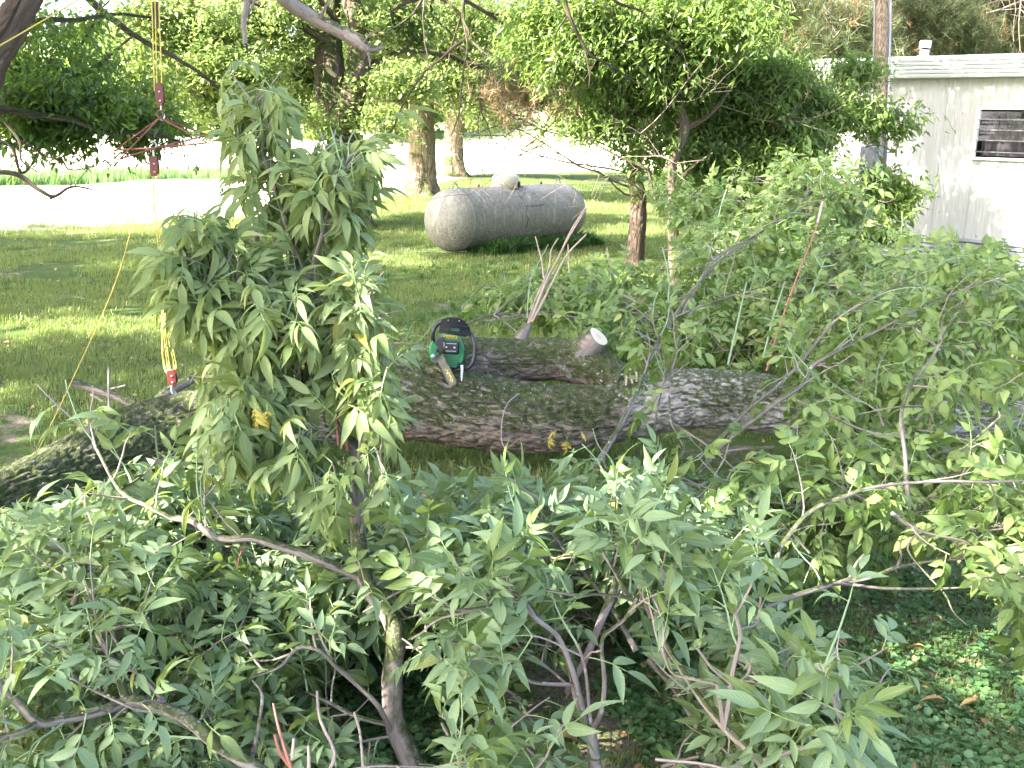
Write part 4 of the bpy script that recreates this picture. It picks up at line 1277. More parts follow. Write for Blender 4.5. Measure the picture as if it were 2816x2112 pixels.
# pines behind the trailer
for (px_, py_, D_, lb_, cls, nn, dead, sd_) in (
    (2050, 600, 21, "brown tinged pine behind the left end of the trailer roof", [(2050, 60, 20, 1.6, 1.2, .9, 2), (2200, 110, 20, 1.1, 1, .55, 1.3), (2320, 40, 20, 1.0, 1, .7, 1.2), (1900, 120, 20, 1.1, 1, .8, 1), (2100, -350, 21, 3, 2.5, 2.2, 2.2), (1980, 330, 20, 1.2, 1, 1.0, 1.2)], 4300, 700, 91),
    (2560, 600, 24, "rusty needled pine rising behind the trailer vent pipe", [(2520, 50, 23, 1.2, 1, .75, 1.6), (2620, 100, 23, 1.1, 1, .5, 1.2), (2480, 140, 23, .6, .6, .3, .5), (2560, -300, 24, 2.6, 2.5, 2.0, 2)], 3600, 700, 93),
    (2745, 700, 26, "dark straight trunked pine at the upper right corner", [(2700, 40, 25, 1.5, 1, .8, 1.5), (2830, 90, 25, 1.2, 1, .7, 1.2), (2740, 150, 26, 1.3, 1, .4, .8), (2760, -300, 26, 3, 2.5, 2.0, 2)], 4300, 60, 95)):
    g = G(px_, py_); b = P(px_, 330, D_ + 1); b = np.array([b[0], b[1], 0.])
    tt = thing("pine_tree", lb_, "tree", b, "pines behind the trailer")
    bark_tube([b + [0, 0, -.1], b + [0, 0, 3], b + [.15, 0, 8.5]], [.28, .24, .12], "trunk", M['trunkdark'], tt, .1, 24, .06, .02, 4., root_flare(.3, .3, 5), 2.0)
    mb = MB(); r = random.Random(sd_)
    for i in range(26):
        a = r.uniform(0, 6.28)
        limbs(mb, b + np.array([0, 0, r.uniform(1.6, 7.5)]), [math.cos(a), math.sin(a), r.uniform(-.05, .35)], 2.4, .035, 2, r, 4, .01, 4, .15)
    mb.build("limbs", M['deadtwig'], tt)
    cc = [C(*c) for c in cls]
    crown(tt, cc, [tuple([t[0] * 1.35] + list(t[1:])) for t in SP_needle], M['needle'], nn, sd_, .28)
    crown(tt, cc[:4], [tuple([t[0] * 1.35] + list(t[1:])) for t in SP_needle], M['needle_dead'], dead, sd_ + 1, .25, name="brown_needles", label="patches of rust brown dead needles")
# background wall of trees filling the gap behind the pines and thicket
for (x_, y_, h_, lb_) in ((6.5, 34, 9, "tall broadleaf behind the box elder thicket, seen in gaps"), (13, 36, 10, "tall broadleaf behind the pines, seen in gaps"), (19, 33, 9, "broadleaf at far right behind the pines, seen in gaps")):
    b = np.array([x_, y_, 0.])
    tt = thing("broadleaf_tree", lb_, "tree", b)
    bark_tube([b + [0, 0, -.1], b + [0, 0, 3], b + [.15, 0, h_ * .8]], [.26, .22, .12], "trunk", M['trunkdark'], tt, .1, 20, .06, .02, 4., root_flare(.3, .3, 5), 2.0)
    crown(tt, [(b + np.array([random.Random(x_ + i).uniform(-2.6, 2.6), random.Random(y_ + i).uniform(-2, 2), random.Random(h_ + i * 3.7).uniform(2.2, h_)]), (1.6, 1.5, 1.0), 1) for i in range(13)],
          [tuple([t[0] * 1.9] + list(t[1:])) for t in SP_maple], M['leaf_mid'], 4200, int(x_ * 3), .4)

# ------------------------------------------------------------------ trailer
A = np.array([5.27, 15.2]); dv = np.array([.703, -.711]); nv = np.array([-.711, -.703])   # along the wall to the right, outward normal
def W(s, z, o=0.0):
    q = A + dv * s + nv * o
    return np.array([q[0], q[1], z])
trl = thing("mobile_home", "cream metal sided mobile home with mint ribbed fascia at the right edge", "mobile home", W(3.5, 0), None)
FR = np.array([[dv[0], -nv[0], 0], [dv[1], -nv[1], 0], [0, 0, 1.0]])   # local x along wall, y inward, z up
S0, S1 = -1.45, 8.6
winx0, winx1, winz0, winz1 = 1.28, 2.45, 1.55, 2.17
# ribbed siding panels
def panel(s0, s1, z0, z1, parent):
    mb = MB(); n = int(round((s1 - s0) / .0508)) * 4
    xs = []; os_ = []
    for i in range(n + 1):
        s = s0 + (s1 - s0) * i / n; k = i % 4
        xs.append(s); os_.append(.0035 if k in (1, 2) else 0.0)
    vs = [W(s, z, o) for z in (z0, z1) for s, o in zip(xs, os_)]
    m = n + 1
    mb.add(vs, [(i, i + 1, m + i + 1, m + i) for i in range(n)])
    return mb.build("siding_panel", M['siding'], parent, smooth=False)
sp_ = [S0, -.42, .80, winx0, winx1, 3.24, 4.46, 5.68, 6.9, S1]
for a, b in zip(sp_[:-1], sp_[1:]):
    if abs(a - winx0) < .01:
        panel(a, b, .45, winz0, trl); panel(a, b, winz1, 2.60, trl)
    else:
        panel(a + .004, b - .004, .45, 2.60, trl)
# screws and seams
mb = MB()
for a in sp_[1:-1]:
    mb.box(W(a, 1.52, .006), (.012, .006, 2.1), FR)
mb.build("seam_strip", M['siding'], trl)
mb = MB()
for a in np.arange(S0 + .1, S1, .4):
    for z in (.50, 2.12): mb.box(W(a, z, .011), (.012, .006, .012), FR)
mb.build("screws", M['steel'], trl)
# body shell, ends, roof
mb = MB(); mb.box(W((S0 + S1) / 2, 1.53, -1.72), (S1 - S0, .03, 2.15), FR); mb.build("back_wall", M['siding'], trl)
for s in (S0, S1):
    mb = MB(); mb.box(W(s, 1.53, -.87), (.03, 1.70, 2.15), FR); mb.build("end_wall", M['siding'], trl)
mb = MB(); mb.box(W((S0 + S1) / 2, .47, -.87), (S1 - S0 - .1, 1.6, .04), FR); mb.build("floor", M['dark'], trl)
mb = MB()
prof = [(-.14, 2.84), (-.14, 2.862), (.3, 2.90), (.87, 2.94), (1.45, 2.90), (1.85, 2.85), (1.85, 2.60), (0.02, 2.60)]
v = []
for s in (S0 - .06, S1 + .06):
    for (y_, z_) in prof: v.append(W(s, z_, -y_))
k = len(prof)
mb.add(v, [(i, (i + 1) % k, k + (i + 1) % k, k + i) for i in range(k)] + [tuple(range(k)), tuple(k + i for i in reversed(range(k)))])
mb.build("roof", M['roofing'], trl, smooth=False)
for i in range(5):
    z0 = 2.578 + i * .053
    mb = MB()
    pr = [(.125, z0), (.150, z0 + .004), (.158, z0 + .034), (.140, z0 + .050), (.125, z0 + .050)]
    v = [W(s, z_, o_) for s in (S0 - .07, S1 + .07) for (o_, z_) in pr]; k = 5
    mb.add(v, [(q, (q + 1) % k, k + (q + 1) % k, k + q) for q in range(k)] + [tuple(range(k)), tuple(k + q for q in reversed(range(k)))])
    mb.build("fascia_strip", M['fascia'], trl, smooth=False)
mb = MB(); mb.box(W((S0 + S1) / 2, 2.592, .06), (S1 - S0, .125, .02), FR); mb.build("soffit", M['siding'], trl)
for i in range(6):
    z1 = .452 - i * .062
    mb = MB(); pr = [(.0, z1), (.018, z1 - .004), (.026, z1 - .040), (.006, z1 - .058), (-.01, z1 - .058)]
    v = [W(s, z_, o_ + (.012 if i == 0 else 0)) for s in (S0, S1) for (o_, z_) in pr]; k = 5
    mb.add(v, [(q, (q + 1) % k, k + (q + 1) % k, k + q) for q in range(k)] + [tuple(range(k)), tuple(k + q for q in reversed(range(k)))])
    mb.build("skirting_strip", M['skirting'], trl, smooth=False)
# vent pipe
vs_ = W(.28, 2.88, -.28)
mb = MB(); mb.lathe([(.095, 0), (.095, .02), (.062, .03), (.062, .10)], (np.eye(3), vs_)); vp = mb.build("vent_pipe", M['whiteplastic'], trl)
mb = MB(); mb.lathe([(.048, .10), (.048, .13)], (np.eye(3), vs_)); mb.build("vent_neck", M['dark'], trl)
mb = MB(); mb.lathe([(.072, .125), (.078, .13), (.078, .215), (.070, .225)], (np.eye(3), vs_)); mb.build("vent_cap", M['whiteplastic'], trl)
# window: frame, curtain, dark room, open awning panes
win = MB()
for (s0, s1, z0, z1) in ((winx0 - .03, winx1 + .03, winz0 - .035, winz0), (winx0 - .03, winx1 + .03, winz1, winz1 + .03), (winx0 - .03, winx0 + .012, winz0, winz1), (winx1 - .012, winx1 + .03, winz0, winz1)):
    win.box(W((s0 + s1) / 2, (z0 + z1) / 2, .015), (s1 - s0, .05, z1 - z0), FR)
wf = win.build("window_frame", M['whiteplastic'], trl, smooth=False)
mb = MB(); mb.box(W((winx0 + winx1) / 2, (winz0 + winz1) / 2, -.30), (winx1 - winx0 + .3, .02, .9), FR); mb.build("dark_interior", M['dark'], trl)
mb = MB()
xs = np.linspace(winx0 + .03, winx1 - .02, 60)
v = [W(s, z, -.10 + .018 * math.sin(s * 70) + .01 * math.sin(s * 23)) for z in (winz0 + .02, winz1 - .10) for s in xs]
mb.add(v, [(i, i + 1, 60 + i + 1, 60 + i) for i in range(59)]); mb.build("curtain", M['curtain'], trl)
for i in range(4):
    z1 = winz1 - .015 - i * .135; z0 = z1 - .13
    tilt = .5 if i < 3 else .12
    o0 = .02; o1 = .02 + math.sin(tilt) * .13; zb = z1 - math.cos(tilt) * .13
    mb = MB()
    mb.add([W(winx0 + .01, z1, o0), W(winx1 - .01, z1, o0), W(winx1 - .01, zb, o1), W(winx0 + .01, zb, o1)], [(0, 1, 2, 3)])
    gp = mb.build("window_pane", M['glass'], trl, smooth=False)
    mb = MB(); mb.box(W((winx0 + winx1) / 2, zb, o1), (winx1 - winx0, .012, .014), FR)
    mb.tube([W(winx0 + .01, z1, o0), W(winx0 + .01, zb, o1)], .006, 5); mb.tube([W(winx1 - .01, z1, o0), W(winx1 - .01, zb, o1)], .006, 5)
    mb.build("pane_rail", M['metal_hook'], trl, smooth=False)

# ------------------------------------------------------------------ utility pole with meter box
pb = G(2395, 745); pb = np.array([P(2412, 440, 13.6)[0], P(2412, 440, 13.6)[1], 0.0])
pole = thing("utility_pole", "weathered wooden utility pole with grey meter box before the mobile home", "pole", pb)
topp = P(2432, -260, 13.7)
mb = MB(); pts = smooth_path([pb, P(2412, 440, 13.6), P(2424, 100, 13.65), topp, topp + [0.05, 0, 2.0]], 30)
mb.tube(pts, np.linspace(.10, .082, 30), 20); mb.build("post", M['pole'], pole)
mb = MB(); mb.tube([q + np.array([-.11, -.03, 0]) for q in pts[6:]], .010, 6); mb.tube([q + np.array([.085, -.09, 0]) for q in pts[3:]], .015, 6); mb.build("conduit", M['boxgrey'], pole)
bc = P(2394, 442, 13.42)
bx3 = MB(); bx3.box(bc, (.30, .13, .37), FR * 1.0 @ np.array(Matrix.Rotation(-.35, 3, 'Z')), bev=.015); bo = bx3.build("meter_box", M['boxgrey'], pole, smooth=False)
RB = FR @ np.array(Matrix.Rotation(-.35, 3, 'Z'))
def onbox(x, y, z): return bc + RB @ np.array([x, y, z])
mb = MB(); mb.box(onbox(0, -.07, -.005), (.265, .016, .325), RB, bev=.006); bd_ = mb.build("door", M['boxgrey'], pole, smooth=False)
mb = MB(); mb.box(onbox(.02, -.082, -.09), (.05, .012, .014), RB); mb.build("latch", M['dark'], pole)
mb = MB(); mb.lathe([(.075, 0), (.08, .02), (.075, .09), (.05, .115), (.0, .12)], (RB @ np.array(Matrix.Rotation(math.pi / 2, 3, 'X')), onbox(-.01, -.02, .27)), 20); mb.build("meter_glass", M['glass'], pole)
mb = MB(); mb.box(onbox(-.01, .03, .27), (.19, .08, .19), RB, bev=.01); mb.build("meter_base", M['boxgrey'], pole, smooth=False)
mb = MB(); mb.lathe([(.055, 0), (.055, .05)], (RB @ np.array(Matrix.Rotation(math.pi / 2, 3, 'X')), onbox(-.01, -.02, .27)), 16); mb.build("meter_dial", M['dome'], pole)

# little post on the lawn
g = G(706, 668)
ps = thing("stub_post", "short dark post on the lawn left of the twin stemmed tree", "post", g)
mb = MB(); mb.tube([g + [0, 0, -.02], g + [0, 0, .18], g + [.01, 0, .30]], [.05, .045, .05], 12); mb.build("post", M['trunkdark'], ps)
mb = MB(); mb.tube([g + [0, 0, .30], g + [0, 0, .325]], .058, 12); mb.build("cap", M['rustred'], ps)
# ------------------------------------------------------------------ propane tank
ta = P(1245, 600, 14.55); tb = P(1540, 575, 16.3)
zc = .455
ta = np.array([ta[0], ta[1], zc]); tb = np.array([tb[0], tb[1], zc + .03])
tank = thing("propane_tank", "long weathered grey propane tank with domed ends lying on the lawn", "propane tank", ((ta[0] + tb[0]) / 2, (ta[1] + tb[1]) / 2, 0))
ax = nrm(tb - ta); side = nrm(np.cross(ax, [0, 0, 1])); upv = np.cross(side, ax)
TR_ = .445
TL = np.linalg.norm(tb - ta)
prof = []
for i in range(13):
    a = i / 12 * math.pi / 2
    prof.append((max(.001, TR_ * math.sin(a)), -.0 - TR_ * .80 * math.cos(a)))
prof += [(TR_ + .004, .004), (TR_ + .004, .012), (TR_, .016)]
for q in np.linspace(.1, .9, 6): prof.append((TR_, TL * q))
prof += [(TR_, TL - .016), (TR_ + .004, TL - .012), (TR_ + .004, TL - .004)]
for i in range(13):
    a = math.pi / 2 - i / 12 * math.pi / 2
    prof.append((max(.001, TR_ * math.sin(a)), TL + TR_ * .80 * math.cos(a)))
FT = np.stack([side, upv, ax], 1)
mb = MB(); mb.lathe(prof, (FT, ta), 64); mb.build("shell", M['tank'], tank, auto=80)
mid = ta + ax * TL * .46 + upv * (TR_ - .03)
FD = np.stack([ax, np.cross(upv, ax), upv], 1)
mb = MB(); mb.lathe([(.19, 0), (.205, .01), (.205, .13), (.195, .165), (.165, .195), (.10, .215), (.001, .222)], (FD, mid), 40); mb.build("dome_cover", M['dome'], tank, auto=60)
mb = MB(); mb.box(mid + FD @ np.array([.085, -.188, .055]), (.075, .03, .085), FD @ np.array(Matrix.Rotation(.42, 3, 'Z')), bev=.008); mb.build("cover_opening", M['dark'], tank)
mb = MB(); mb.tube([mid + FD @ np.array([.085, -.205, .04]), mid + FD @ np.array([.12, -.235, .02])], .014, 8); mb.build("gas_fitting", M['metal_hook'], tank)
for q in (.02, .97):
    c = ta + ax * TL * q + upv * TR_
    th = np.linspace(0, math.pi, 12)
    mb = MB(); mb.tube([c + ax * .055 * math.cos(a) + upv * (.075 * math.sin(a) - .01) for a in th], .010, 8); mb.build("lifting_lug", M['tank'], tank)
for q in (.22, .80):
    c = ta + ax * TL * q + upv * (TR_ - .005)
    mb = MB(); mb.lathe([(.022, 0), (.022, .025), (.014, .03), (.014, .045)], (FD, c), 12); mb.build("gauge_fitting", M['steel'], tank)
for q in (.15, .85):
    mb = MB(); mb.box(ta + ax * TL * q - upv * (TR_ + .0), (.55, .10, .16), np.stack([side, ax, upv], 1), bev=.01); mb.build("foot", M['tank'], tank)
def onshell(q, ang, o=.006):
    """q along, ang from top towards camera side"""
    fs = -side if np.dot(side, CAM - ta) < 0 else side
    return ta + ax * TL * q + (upv * math.cos(ang) + fs * math.sin(ang)) * (TR_ + o)
mb = MB()
g_ = [[onshell(q, a, .005) for q in np.linspace(.455, .60, 8)] for a in np.linspace(.78, 1.2, 7)]
vs = [p for row in g_ for p in row]
mb.add(vs, [(i * 8 + j, i * 8 + j + 1, (i + 1) * 8 + j + 1, (i + 1) * 8 + j) for i in range(6) for j in range(7)])
mb.build("data_plate", M['tank'], tank)
mb = MB()
mb.tube([onshell(.44, .78), onshell(.465, 1.18), onshell(.50, .66)], .0035, 5); mb.tube([onshell(.46, 1.18), onshell(.465, 1.6), onshell(.46, 1.9)], .0035, 5); mb.tube([onshell(.465, 1.18), onshell(.63, 1.16)], .0035, 5)
mb.build("wire", M['sawblack'], tank)
for q in (.10, .17):
    mb = MB(); mb.tube([onshell(q + .02 * math.sin(a), a, .001) for a in np.linspace(.3, .95, 8)], .003, 4); mb.build("weld_streak", M['dome'], tank)

# weeds along the tank foot
fs = -side if np.dot(side, CAM - ta) < 0 else side
rr6 = np.random.default_rng(6)
n = 260; q = rr6.uniform(.05, 1.15, n)
pos = ta + ax * (TL * q)[:, None] + fs * rr6.uniform(.18, .62, n)[:, None]; pos[:, 2] = gz(pos[:, 0], pos[:, 1])
wt = tuft_obj("weed_plant", 24, .20, .020, .08, M['weed'], 31, 1.1)
scatter("tank_weeds", pos, rr6.uniform(.5, 1.35, n), wt, "broad leaved weeds growing along the foot of the tank", seed=12)
x = rr6.uniform(-2.2, 3.2, 700); y = rr6.uniform(9.0, 13.8, 700)
k = (x > .2 + (y - 13) * .3) | (rr6.random(700) < .2); x = x[k]; y = y[k]
scatter("lawn_weeds", np.stack([x, y, gz(x, y)], -1), rr6.uniform(.25, .6, len(x)), wt, "low leafy weeds in the shaded lawn below the pine", seed=14)

# ------------------------------------------------------------------ fallen tree
ft = thing("fallen_tree", "mossy fallen trunk lying right across the yard with a cut upper limb", "fallen tree", G(1300, 1215))
main = [(-260, 1465, 4.35), (0, 1368, 4.60), (200, 1292, 4.9), (360, 1218, 5.15), (520, 1168, 5.3), (700, 1140, 5.4), (900, 1118, 5.42), (1100, 1103, 5.42), (1300, 1128, 5.42), (1500, 1152, 5.45), (1700, 1135, 5.55)]
bark_tube(pp(main), [.13, .135, .15, .165, .175, .185, .205, .212, .19, .175, .170], "trunk", M['log'], ft, 0.013, 140, .15, .019, 1.0, None, 7)
right = [(1640, 1140, 5.52), (1760, 1118, 5.55), (1900, 1098, 5.6), (2060, 1102, 5.65), (2220, 1130, 5.7), (2400, 1160, 5.75), (2600, 1150, 5.8), (2800, 1135, 5.85), (3050, 1120, 5.95)]
bark_tube(pp(right), [.168, .165, .16, .155, .15, .14, .13, .12, .11], "trunk", M['loggrey'], ft, 0.013, 120, .14, .018, 4.0, None, 7, )
limb = [(1120, 1062, 5.45), (1200, 1020, 5.50), (1290, 993, 5.58), (1360, 990, 5.60), (1450, 988, 5.62), (1540, 988, 5.62), (1620, 1010, 5.60), (1700, 1050, 5.58)]
bark_tube(pp(limb), [.095, .125, .130, .125, .122, .120, .128, .11], "limb", M['limb'], ft, 0.010, 96, .15, .012, 9.0, None, 9)
st_pts = pp([(1560, 1000, 5.62), (1595, 975, 5.58), (1622, 950, 5.54), (1646, 927, 5.50)])
stub, sp1, _ = bark_tube(st_pts, [.125, .098, .074, .060], "cut_stub", M['branch'], ft, .008, 48, .05, .003, 2.0, None, 14)
d = nrm(sp1[-1] - sp1[-2]); e1 = nrm(np.cross(d, [0, 0, 1])); e2 = np.cross(d, e1)
mb = MB()
ring = [sp1[-1] + .0595 * (1 + .05 * math.sin(3 * a)) * (math.cos(a) * e1 + math.sin(a) * e2) + d * .0015 for a in np.linspace(0, 2 * math.pi, 32, endpoint=False)]
mb.add([sp1[-1] + d * .004] + ring, [(0, i + 1, (i + 1) % 32 + 1) for i in range(32)], 0, [(0, 0)] + [(math.cos(a), math.sin(a)) for a in np.linspace(0, 2 * math.pi, 32, endpoint=False)])
mb.build("cut_face", M['cutface'], ft)
s2 = pp([(1428, 945, 5.62), (1440, 915, 5.62), (1452, 893, 5.62)])
_, sp2, _ = bark_tube(s2, [.036, .031, .028], "cut_stub", M['branch'], ft, .008, 24, .08, .002, 5., None, 14)
mb = MB(); d = nrm(sp2[-1] - sp2[-2]); e1 = nrm(np.cross(d, [0, 0, 1])); e2 = np.cross(d, e1)
mb.add([sp2[-1] + d * .003] + [sp2[-1] + .028 * (math.cos(a) * e1 + math.sin(a) * e2) for a in np.linspace(0, 6.283, 18, endpoint=False)], [(0, i + 1, (i + 1) % 18 + 1) for i in range(18)]); mb.build("cut_face", M['cut'], ft)
# suckers from the small stub
for pts, r0, r1, m_ in (([(1453, 890, 5.62), (1475, 840, 5.62), (1500, 775, 5.6), (1535, 710, 5.55), (1570, 635, 5.5), (1612, 568, 5.45)], .0075, .004, 'palestem'),
                        ([(1456, 888, 5.62), (1485, 820, 5.62), (1520, 740, 5.58), (1560, 660, 5.5), (1612, 575, 5.4)], .0065, .0035, 'palestem'),
                        ([(1462, 885, 5.6), (1490, 835, 5.6), (1520, 775, 5.55), (1560, 700, 5.5), (1612, 645, 5.45)], .0075, .004, 'palestem'),
                        ([(1458, 885, 5.6), (1500, 780, 5.6), (1520, 740, 5.6), (1555, 670, 5.6)], .0055, .003, 'palestem'),
                        ([(1452, 888, 5.62), (1470, 830, 5.62), (1508, 740, 5.6), (1515, 690, 5.6), (1535, 655, 5.6)], .005, .003, 'palestem'),
                        ([(1495, 765, 5.5), (1490, 720, 5.5), (1480, 680, 5.5), (1472, 650, 5.5)], .005, .003, 'palestem'),
                        ([(1565, 750, 5.5), (1563, 710, 5.5), (1562, 672, 5.5)], .004, .003, 'palestem'),
                        ([(1450, 875, 5.6), (1452, 830, 5.6), (1462, 760, 5.6), (1485, 715, 5.6), (1508, 672, 5.6)], .004, .0025, 'shoot')):
    p = smooth_path(pp(pts), 18); mb = MB(); mb.tube(p, np.linspace(r0, r1, 18), 6); mb.build("sucker_shoot", M[m_], ft)
# splintered sawdusty patch where limb meets trunk
mb = MB(); r = random.Random(3)
for i in range(14):
    c = P(r.gauss(1690, 26), r.gauss(1036, 10), 5.47 + r.uniform(-.02, .02)); q = r.uniform(.004, .010)
    mb.box(c, (q * r.uniform(.6, 1.6), q, q * r.uniform(.5, 2.8)), np.array(Matrix.Rotation(r.uniform(0, 3), 3, 'X') @ Matrix.Rotation(r.uniform(0, 3), 3, 'Y')))
for i in range(4):
    c = P(1722 + i * 14, 1046 - 5 * (i % 3), 5.42)
    mb.box(c, (.009, .02, .050), np.array(Matrix.Rotation(r.uniform(-.3, .3), 3, 'Y')))
spl = mb.build("torn_wood", M['cut'], ft, smooth=False)
# moss flecks and lichen flakes proud of the bark are left to the bark material

# stump pieces at left
br = thing("broken_branch", "short grey broken branch lying on the lawn at far left beyond the trunk", "branch", G(270, 1085))
bark_tube(pp([(198, 1050, 5.95), (260, 1070, 5.95), (320, 1090, 5.9), (375, 1115, 5.8)]), [.024, .026, .026, .024], "stem", M['branch'], br, .012, 24, .12, .003, 7., None, 10)
mb = MB(); p0 = pp([(203, 1051, 5.93)])[0]; mb.lathe([(.021, 0), (.001, .006)], (np.array(Matrix.Rotation(-1.4, 3, 'Y')), p0 - np.array([.016, 0, -.003])), 14); mb.build("broken_end", M['deadtwig'], br)
for pts in ([(300, 1140, 5.7), (298, 1080, 5.75), (298, 1010, 5.8)], [(250, 1085, 5.85), (285, 1105, 5.8)], [(305, 1070, 5.8), (345, 1060, 5.8)]):
    p = smooth_path(pp(pts), 8); mb = MB(); mb.tube(p, np.linspace(.008, .005, 8), 5); mb.build("twig", M['twig'], br)
sb = thing("broken_branch", "pale stub of branch leaning on the far side of the trunk under the lowest pulley", "branch", P(430, 1120, 5.5))
bark_tube(pp([(415, 1130, 5.55), (455, 1085, 5.6), (495, 1060, 5.65), (540, 1035, 5.7)]), [.034, .032, .028, .024], "stem", M['branch'], sb, .012, 24, .12, .003, 3., None, 10)

# ------------------------------------------------------------------ chainsaw
K = .343e-3
S_D = 5.22
sc0 = P(1120 + 700 / 5.53, 820 + 800 / 5.53, S_D)
yaw = math.atan2(sc0[0], sc0[1])
RS = np.array(Matrix.Rotation(-yaw, 3, 'Z') @ Matrix.Rotation(-.16, 3, 'X') @ Matrix.Rotation(.03, 3, 'Y'))
FS = (RS, sc0)
def z2(pts): return [((x - 700) * K, (800 - y) * K) for x, y in pts]
def z3(x, y, d): return sc0 + RS @ np.array([(x - 700) * K, d, (800 - y) * K])
saw = thing("chainsaw", "green and black chainsaw parked on the mossy trunk with its bar pointing down", "chainsaw", sc0 - np.array([0, 0, .10]))
mb = MB(); mb.prism(z2([(505, 585), (560, 568), (770, 575), (800, 620), (858, 740), (870, 900), (840, 985), (790, 1020), (755, 1075), (640, 1050), (560, 1000), (520, 860), (500, 720)]), 0, .20, FS, bev=.008); mb.build("engine_cover", M['sawgreen'], saw, smooth=False)
mb = MB(); mb.prism(z2([(385, 660), (430, 700), (500, 715), (530, 800), (500, 960), (440, 1030), (400, 1000), (355, 930), (335, 850), (345, 740)]), .02, .14, FS, bev=.010); mb.build("clutch_cover", M['sawgreen'], saw, smooth=False)
mb = MB(); mb.prism(z2([(430, 890), (505, 860), (520, 960), (440, 1030), (395, 985)]), .010, .03, FS, bev=.004); mb.build("bar_clamp_plate", M['steel'], saw, smooth=False)
mb = MB(); mb.prism(z2([(450, 620), (560, 600), (560, 850), (520, 850), (430, 690)]), -.012, .10, FS, bev=.006); mb.build("chassis", M['sawblack'], saw, smooth=False)
mb = MB(); mb.prism(z2([(560, 655), (775, 650), (785, 670), (785, 820), (765, 845), (570, 845), (550, 820), (548, 670)]), -.040, .01, FS, bev=.009); mf = mb.build("muffler", M['sawgloss'], saw, smooth=False)
for x_ in (598, 718):
    mb = MB(); mb.lathe([(.0055, 0), (.0055, .005), (.003, .007)], (RS @ np.array(Matrix.Rotation(math.pi / 2, 3, 'X')), z3(x_, 748, -.040)), 12); mb.build("muffler_bolt", M['metal_hook'], saw)
for y_ in (690, 800):
    mb = MB(); mb.box(z3(665, y_, -.0415), (150 * K, .003, 10 * K), RS); mb.build("slot_highlight", M['metal_hook'], saw)  # slots drawn as bright steel strips, their highlight put into the material
mb = MB(); mb.box(z3(650, 597, -.001), (205 * K, .004, 42 * K), RS); mb.build("warning_label", M['yellow'], saw)
mb = MB()
for i in range(7): mb.box(z3(575 + i * 24, 600 + (i % 2) * 6, -.0035), (14 * K, .002, (16 if i % 3 else 24) * K), RS)
mb.build("label_print", M['sawblack'], saw)
for i in range(5):
    for (x0_, w_) in ((650, 90), (745, 50)):
        mb = MB(); mb.box(z3(x0_, 905 + i * 28, -.002), (w_ * K, .006, 9 * K), RS); mb.build("cooling_fin", M['sawgreen'], saw)
mb = MB(); mb.prism(z2([(555, 868), (800, 872), (800, 892), (555, 888)]), -.006, .01, FS, bev=.002); mb.build("cover_rib", M['sawgreen'], saw, smooth=False)
# hand guard: curved shell with hole
gp = [(478, 545), (483, 430), (505, 360), (545, 322), (610, 306), (690, 302), (770, 310), (840, 345), (900, 400), (938, 470), (942, 520), (925, 560), (860, 580), (700, 560), (560, 545)]
hole = [(640, 470), (655, 452), (765, 458), (782, 478), (778, 500), (762, 508), (655, 503), (640, 490)]
import bmesh
def guard_mesh():
    bm = bmesh.new()
    def yb(x, y): return -.055 - .03 * max(0, (560 - y) / 250.) + .02 * ((x - 710) / 230.) ** 2
    outer = [bm.verts.new(z3(x, y, yb(x, y))) for x, y in gp]
    inner = [bm.verts.new(z3(x, y, yb(x, y))) for x, y in hole]
    es = [bm.edges.new((outer[i], outer[(i + 1) % len(outer)])) for i in range(len(outer))] + [bm.edges.new((inner[i], inner[(i + 1) % len(inner)])) for i in range(len(inner))]
    bmesh.ops.triangle_fill(bm, use_beauty=True, edges=es)
    g0 = bm.faces[:]
    r_e = bmesh.ops.extrude_face_region(bm, geom=g0)
    off = RS @ np.array([0, .014, 0])
    for v in [v for v in r_e['geom'] if isinstance(v, bmesh.types.BMVert)]: v.co += Vector(off)
    bmesh.ops.recalc_face_normals(bm, faces=bm.faces)
    me = bpy.data.meshes.new("hand_guard"); bm.to_mesh(me); bm.free(); me.materials.append(M['sawblack']); return me
o = bpy.data.objects.new("hand_guard", guard_mesh()); COL.objects.link(o); adopt(o, saw)
for (x0_, y0_, w_) in ((700, 420, 400), (710, 530, 420)):
    mb = MB(); mb.tube([z3(x0_ - w_ / 2 * t_, y0_ + 8 * t_ * t_, -.062 - .03 * max(0, (560 - y0_) / 250.)) for t_ in np.linspace(-1, 1, 9)], .003, 5); mb.build("guard_rib", M['sawblack'], saw)
for x_ in (605, 765):
    mb = MB(); mb.lathe([(.004, 0), (.003, .003)], (RS @ np.array(Matrix.Rotation(math.pi / 2, 3, 'X')), z3(x_, 348, -.086)), 10); mb.build("guard_screw", M['metal_hook'], saw)
mb = MB(); mb.box(z3(712, 480, -.030), (150 * K, .02, 62 * K), RS); mb.build("top_cover", M['sawgreen'], saw)
mb = MB(); mb.tube(smooth_path([z3(520, 370, .02), z3(440, 430, .03), z3(395, 520, .03), z3(385, 620, .04), z3(400, 680, .05)], 16), .011, 12); mb.build("handle_bar", M['sawblack'], saw)
mb = MB(); mb.tube(smooth_path([z3(880, 470, .0), z3(960, 560, -.01), z3(1010, 670, -.02), z3(1018, 800, -.02), z3(1000, 940, -.02), z3(945, 1025, -.02), z3(870, 1058, -.01), z3(760, 1075, .02)], 30), .0115, 14); mb.build("handle_bar", M['sawblack'], saw)
mb = MB(); mb.tube(smooth_path([z3(700, 480, .10), z3(700, 430, .22), z3(700, 520, .30), z3(700, 800, .32), z3(700, 1000, .25)], 20), .016, 12); mb.build("rear_handle", M['sawblack'], saw)
mb = MB(); mb.box(z3(620, 1060, .08), (260 * K, .16, 40 * K), RS, bev=.006); mb.build("base", M['sawblack'], saw)
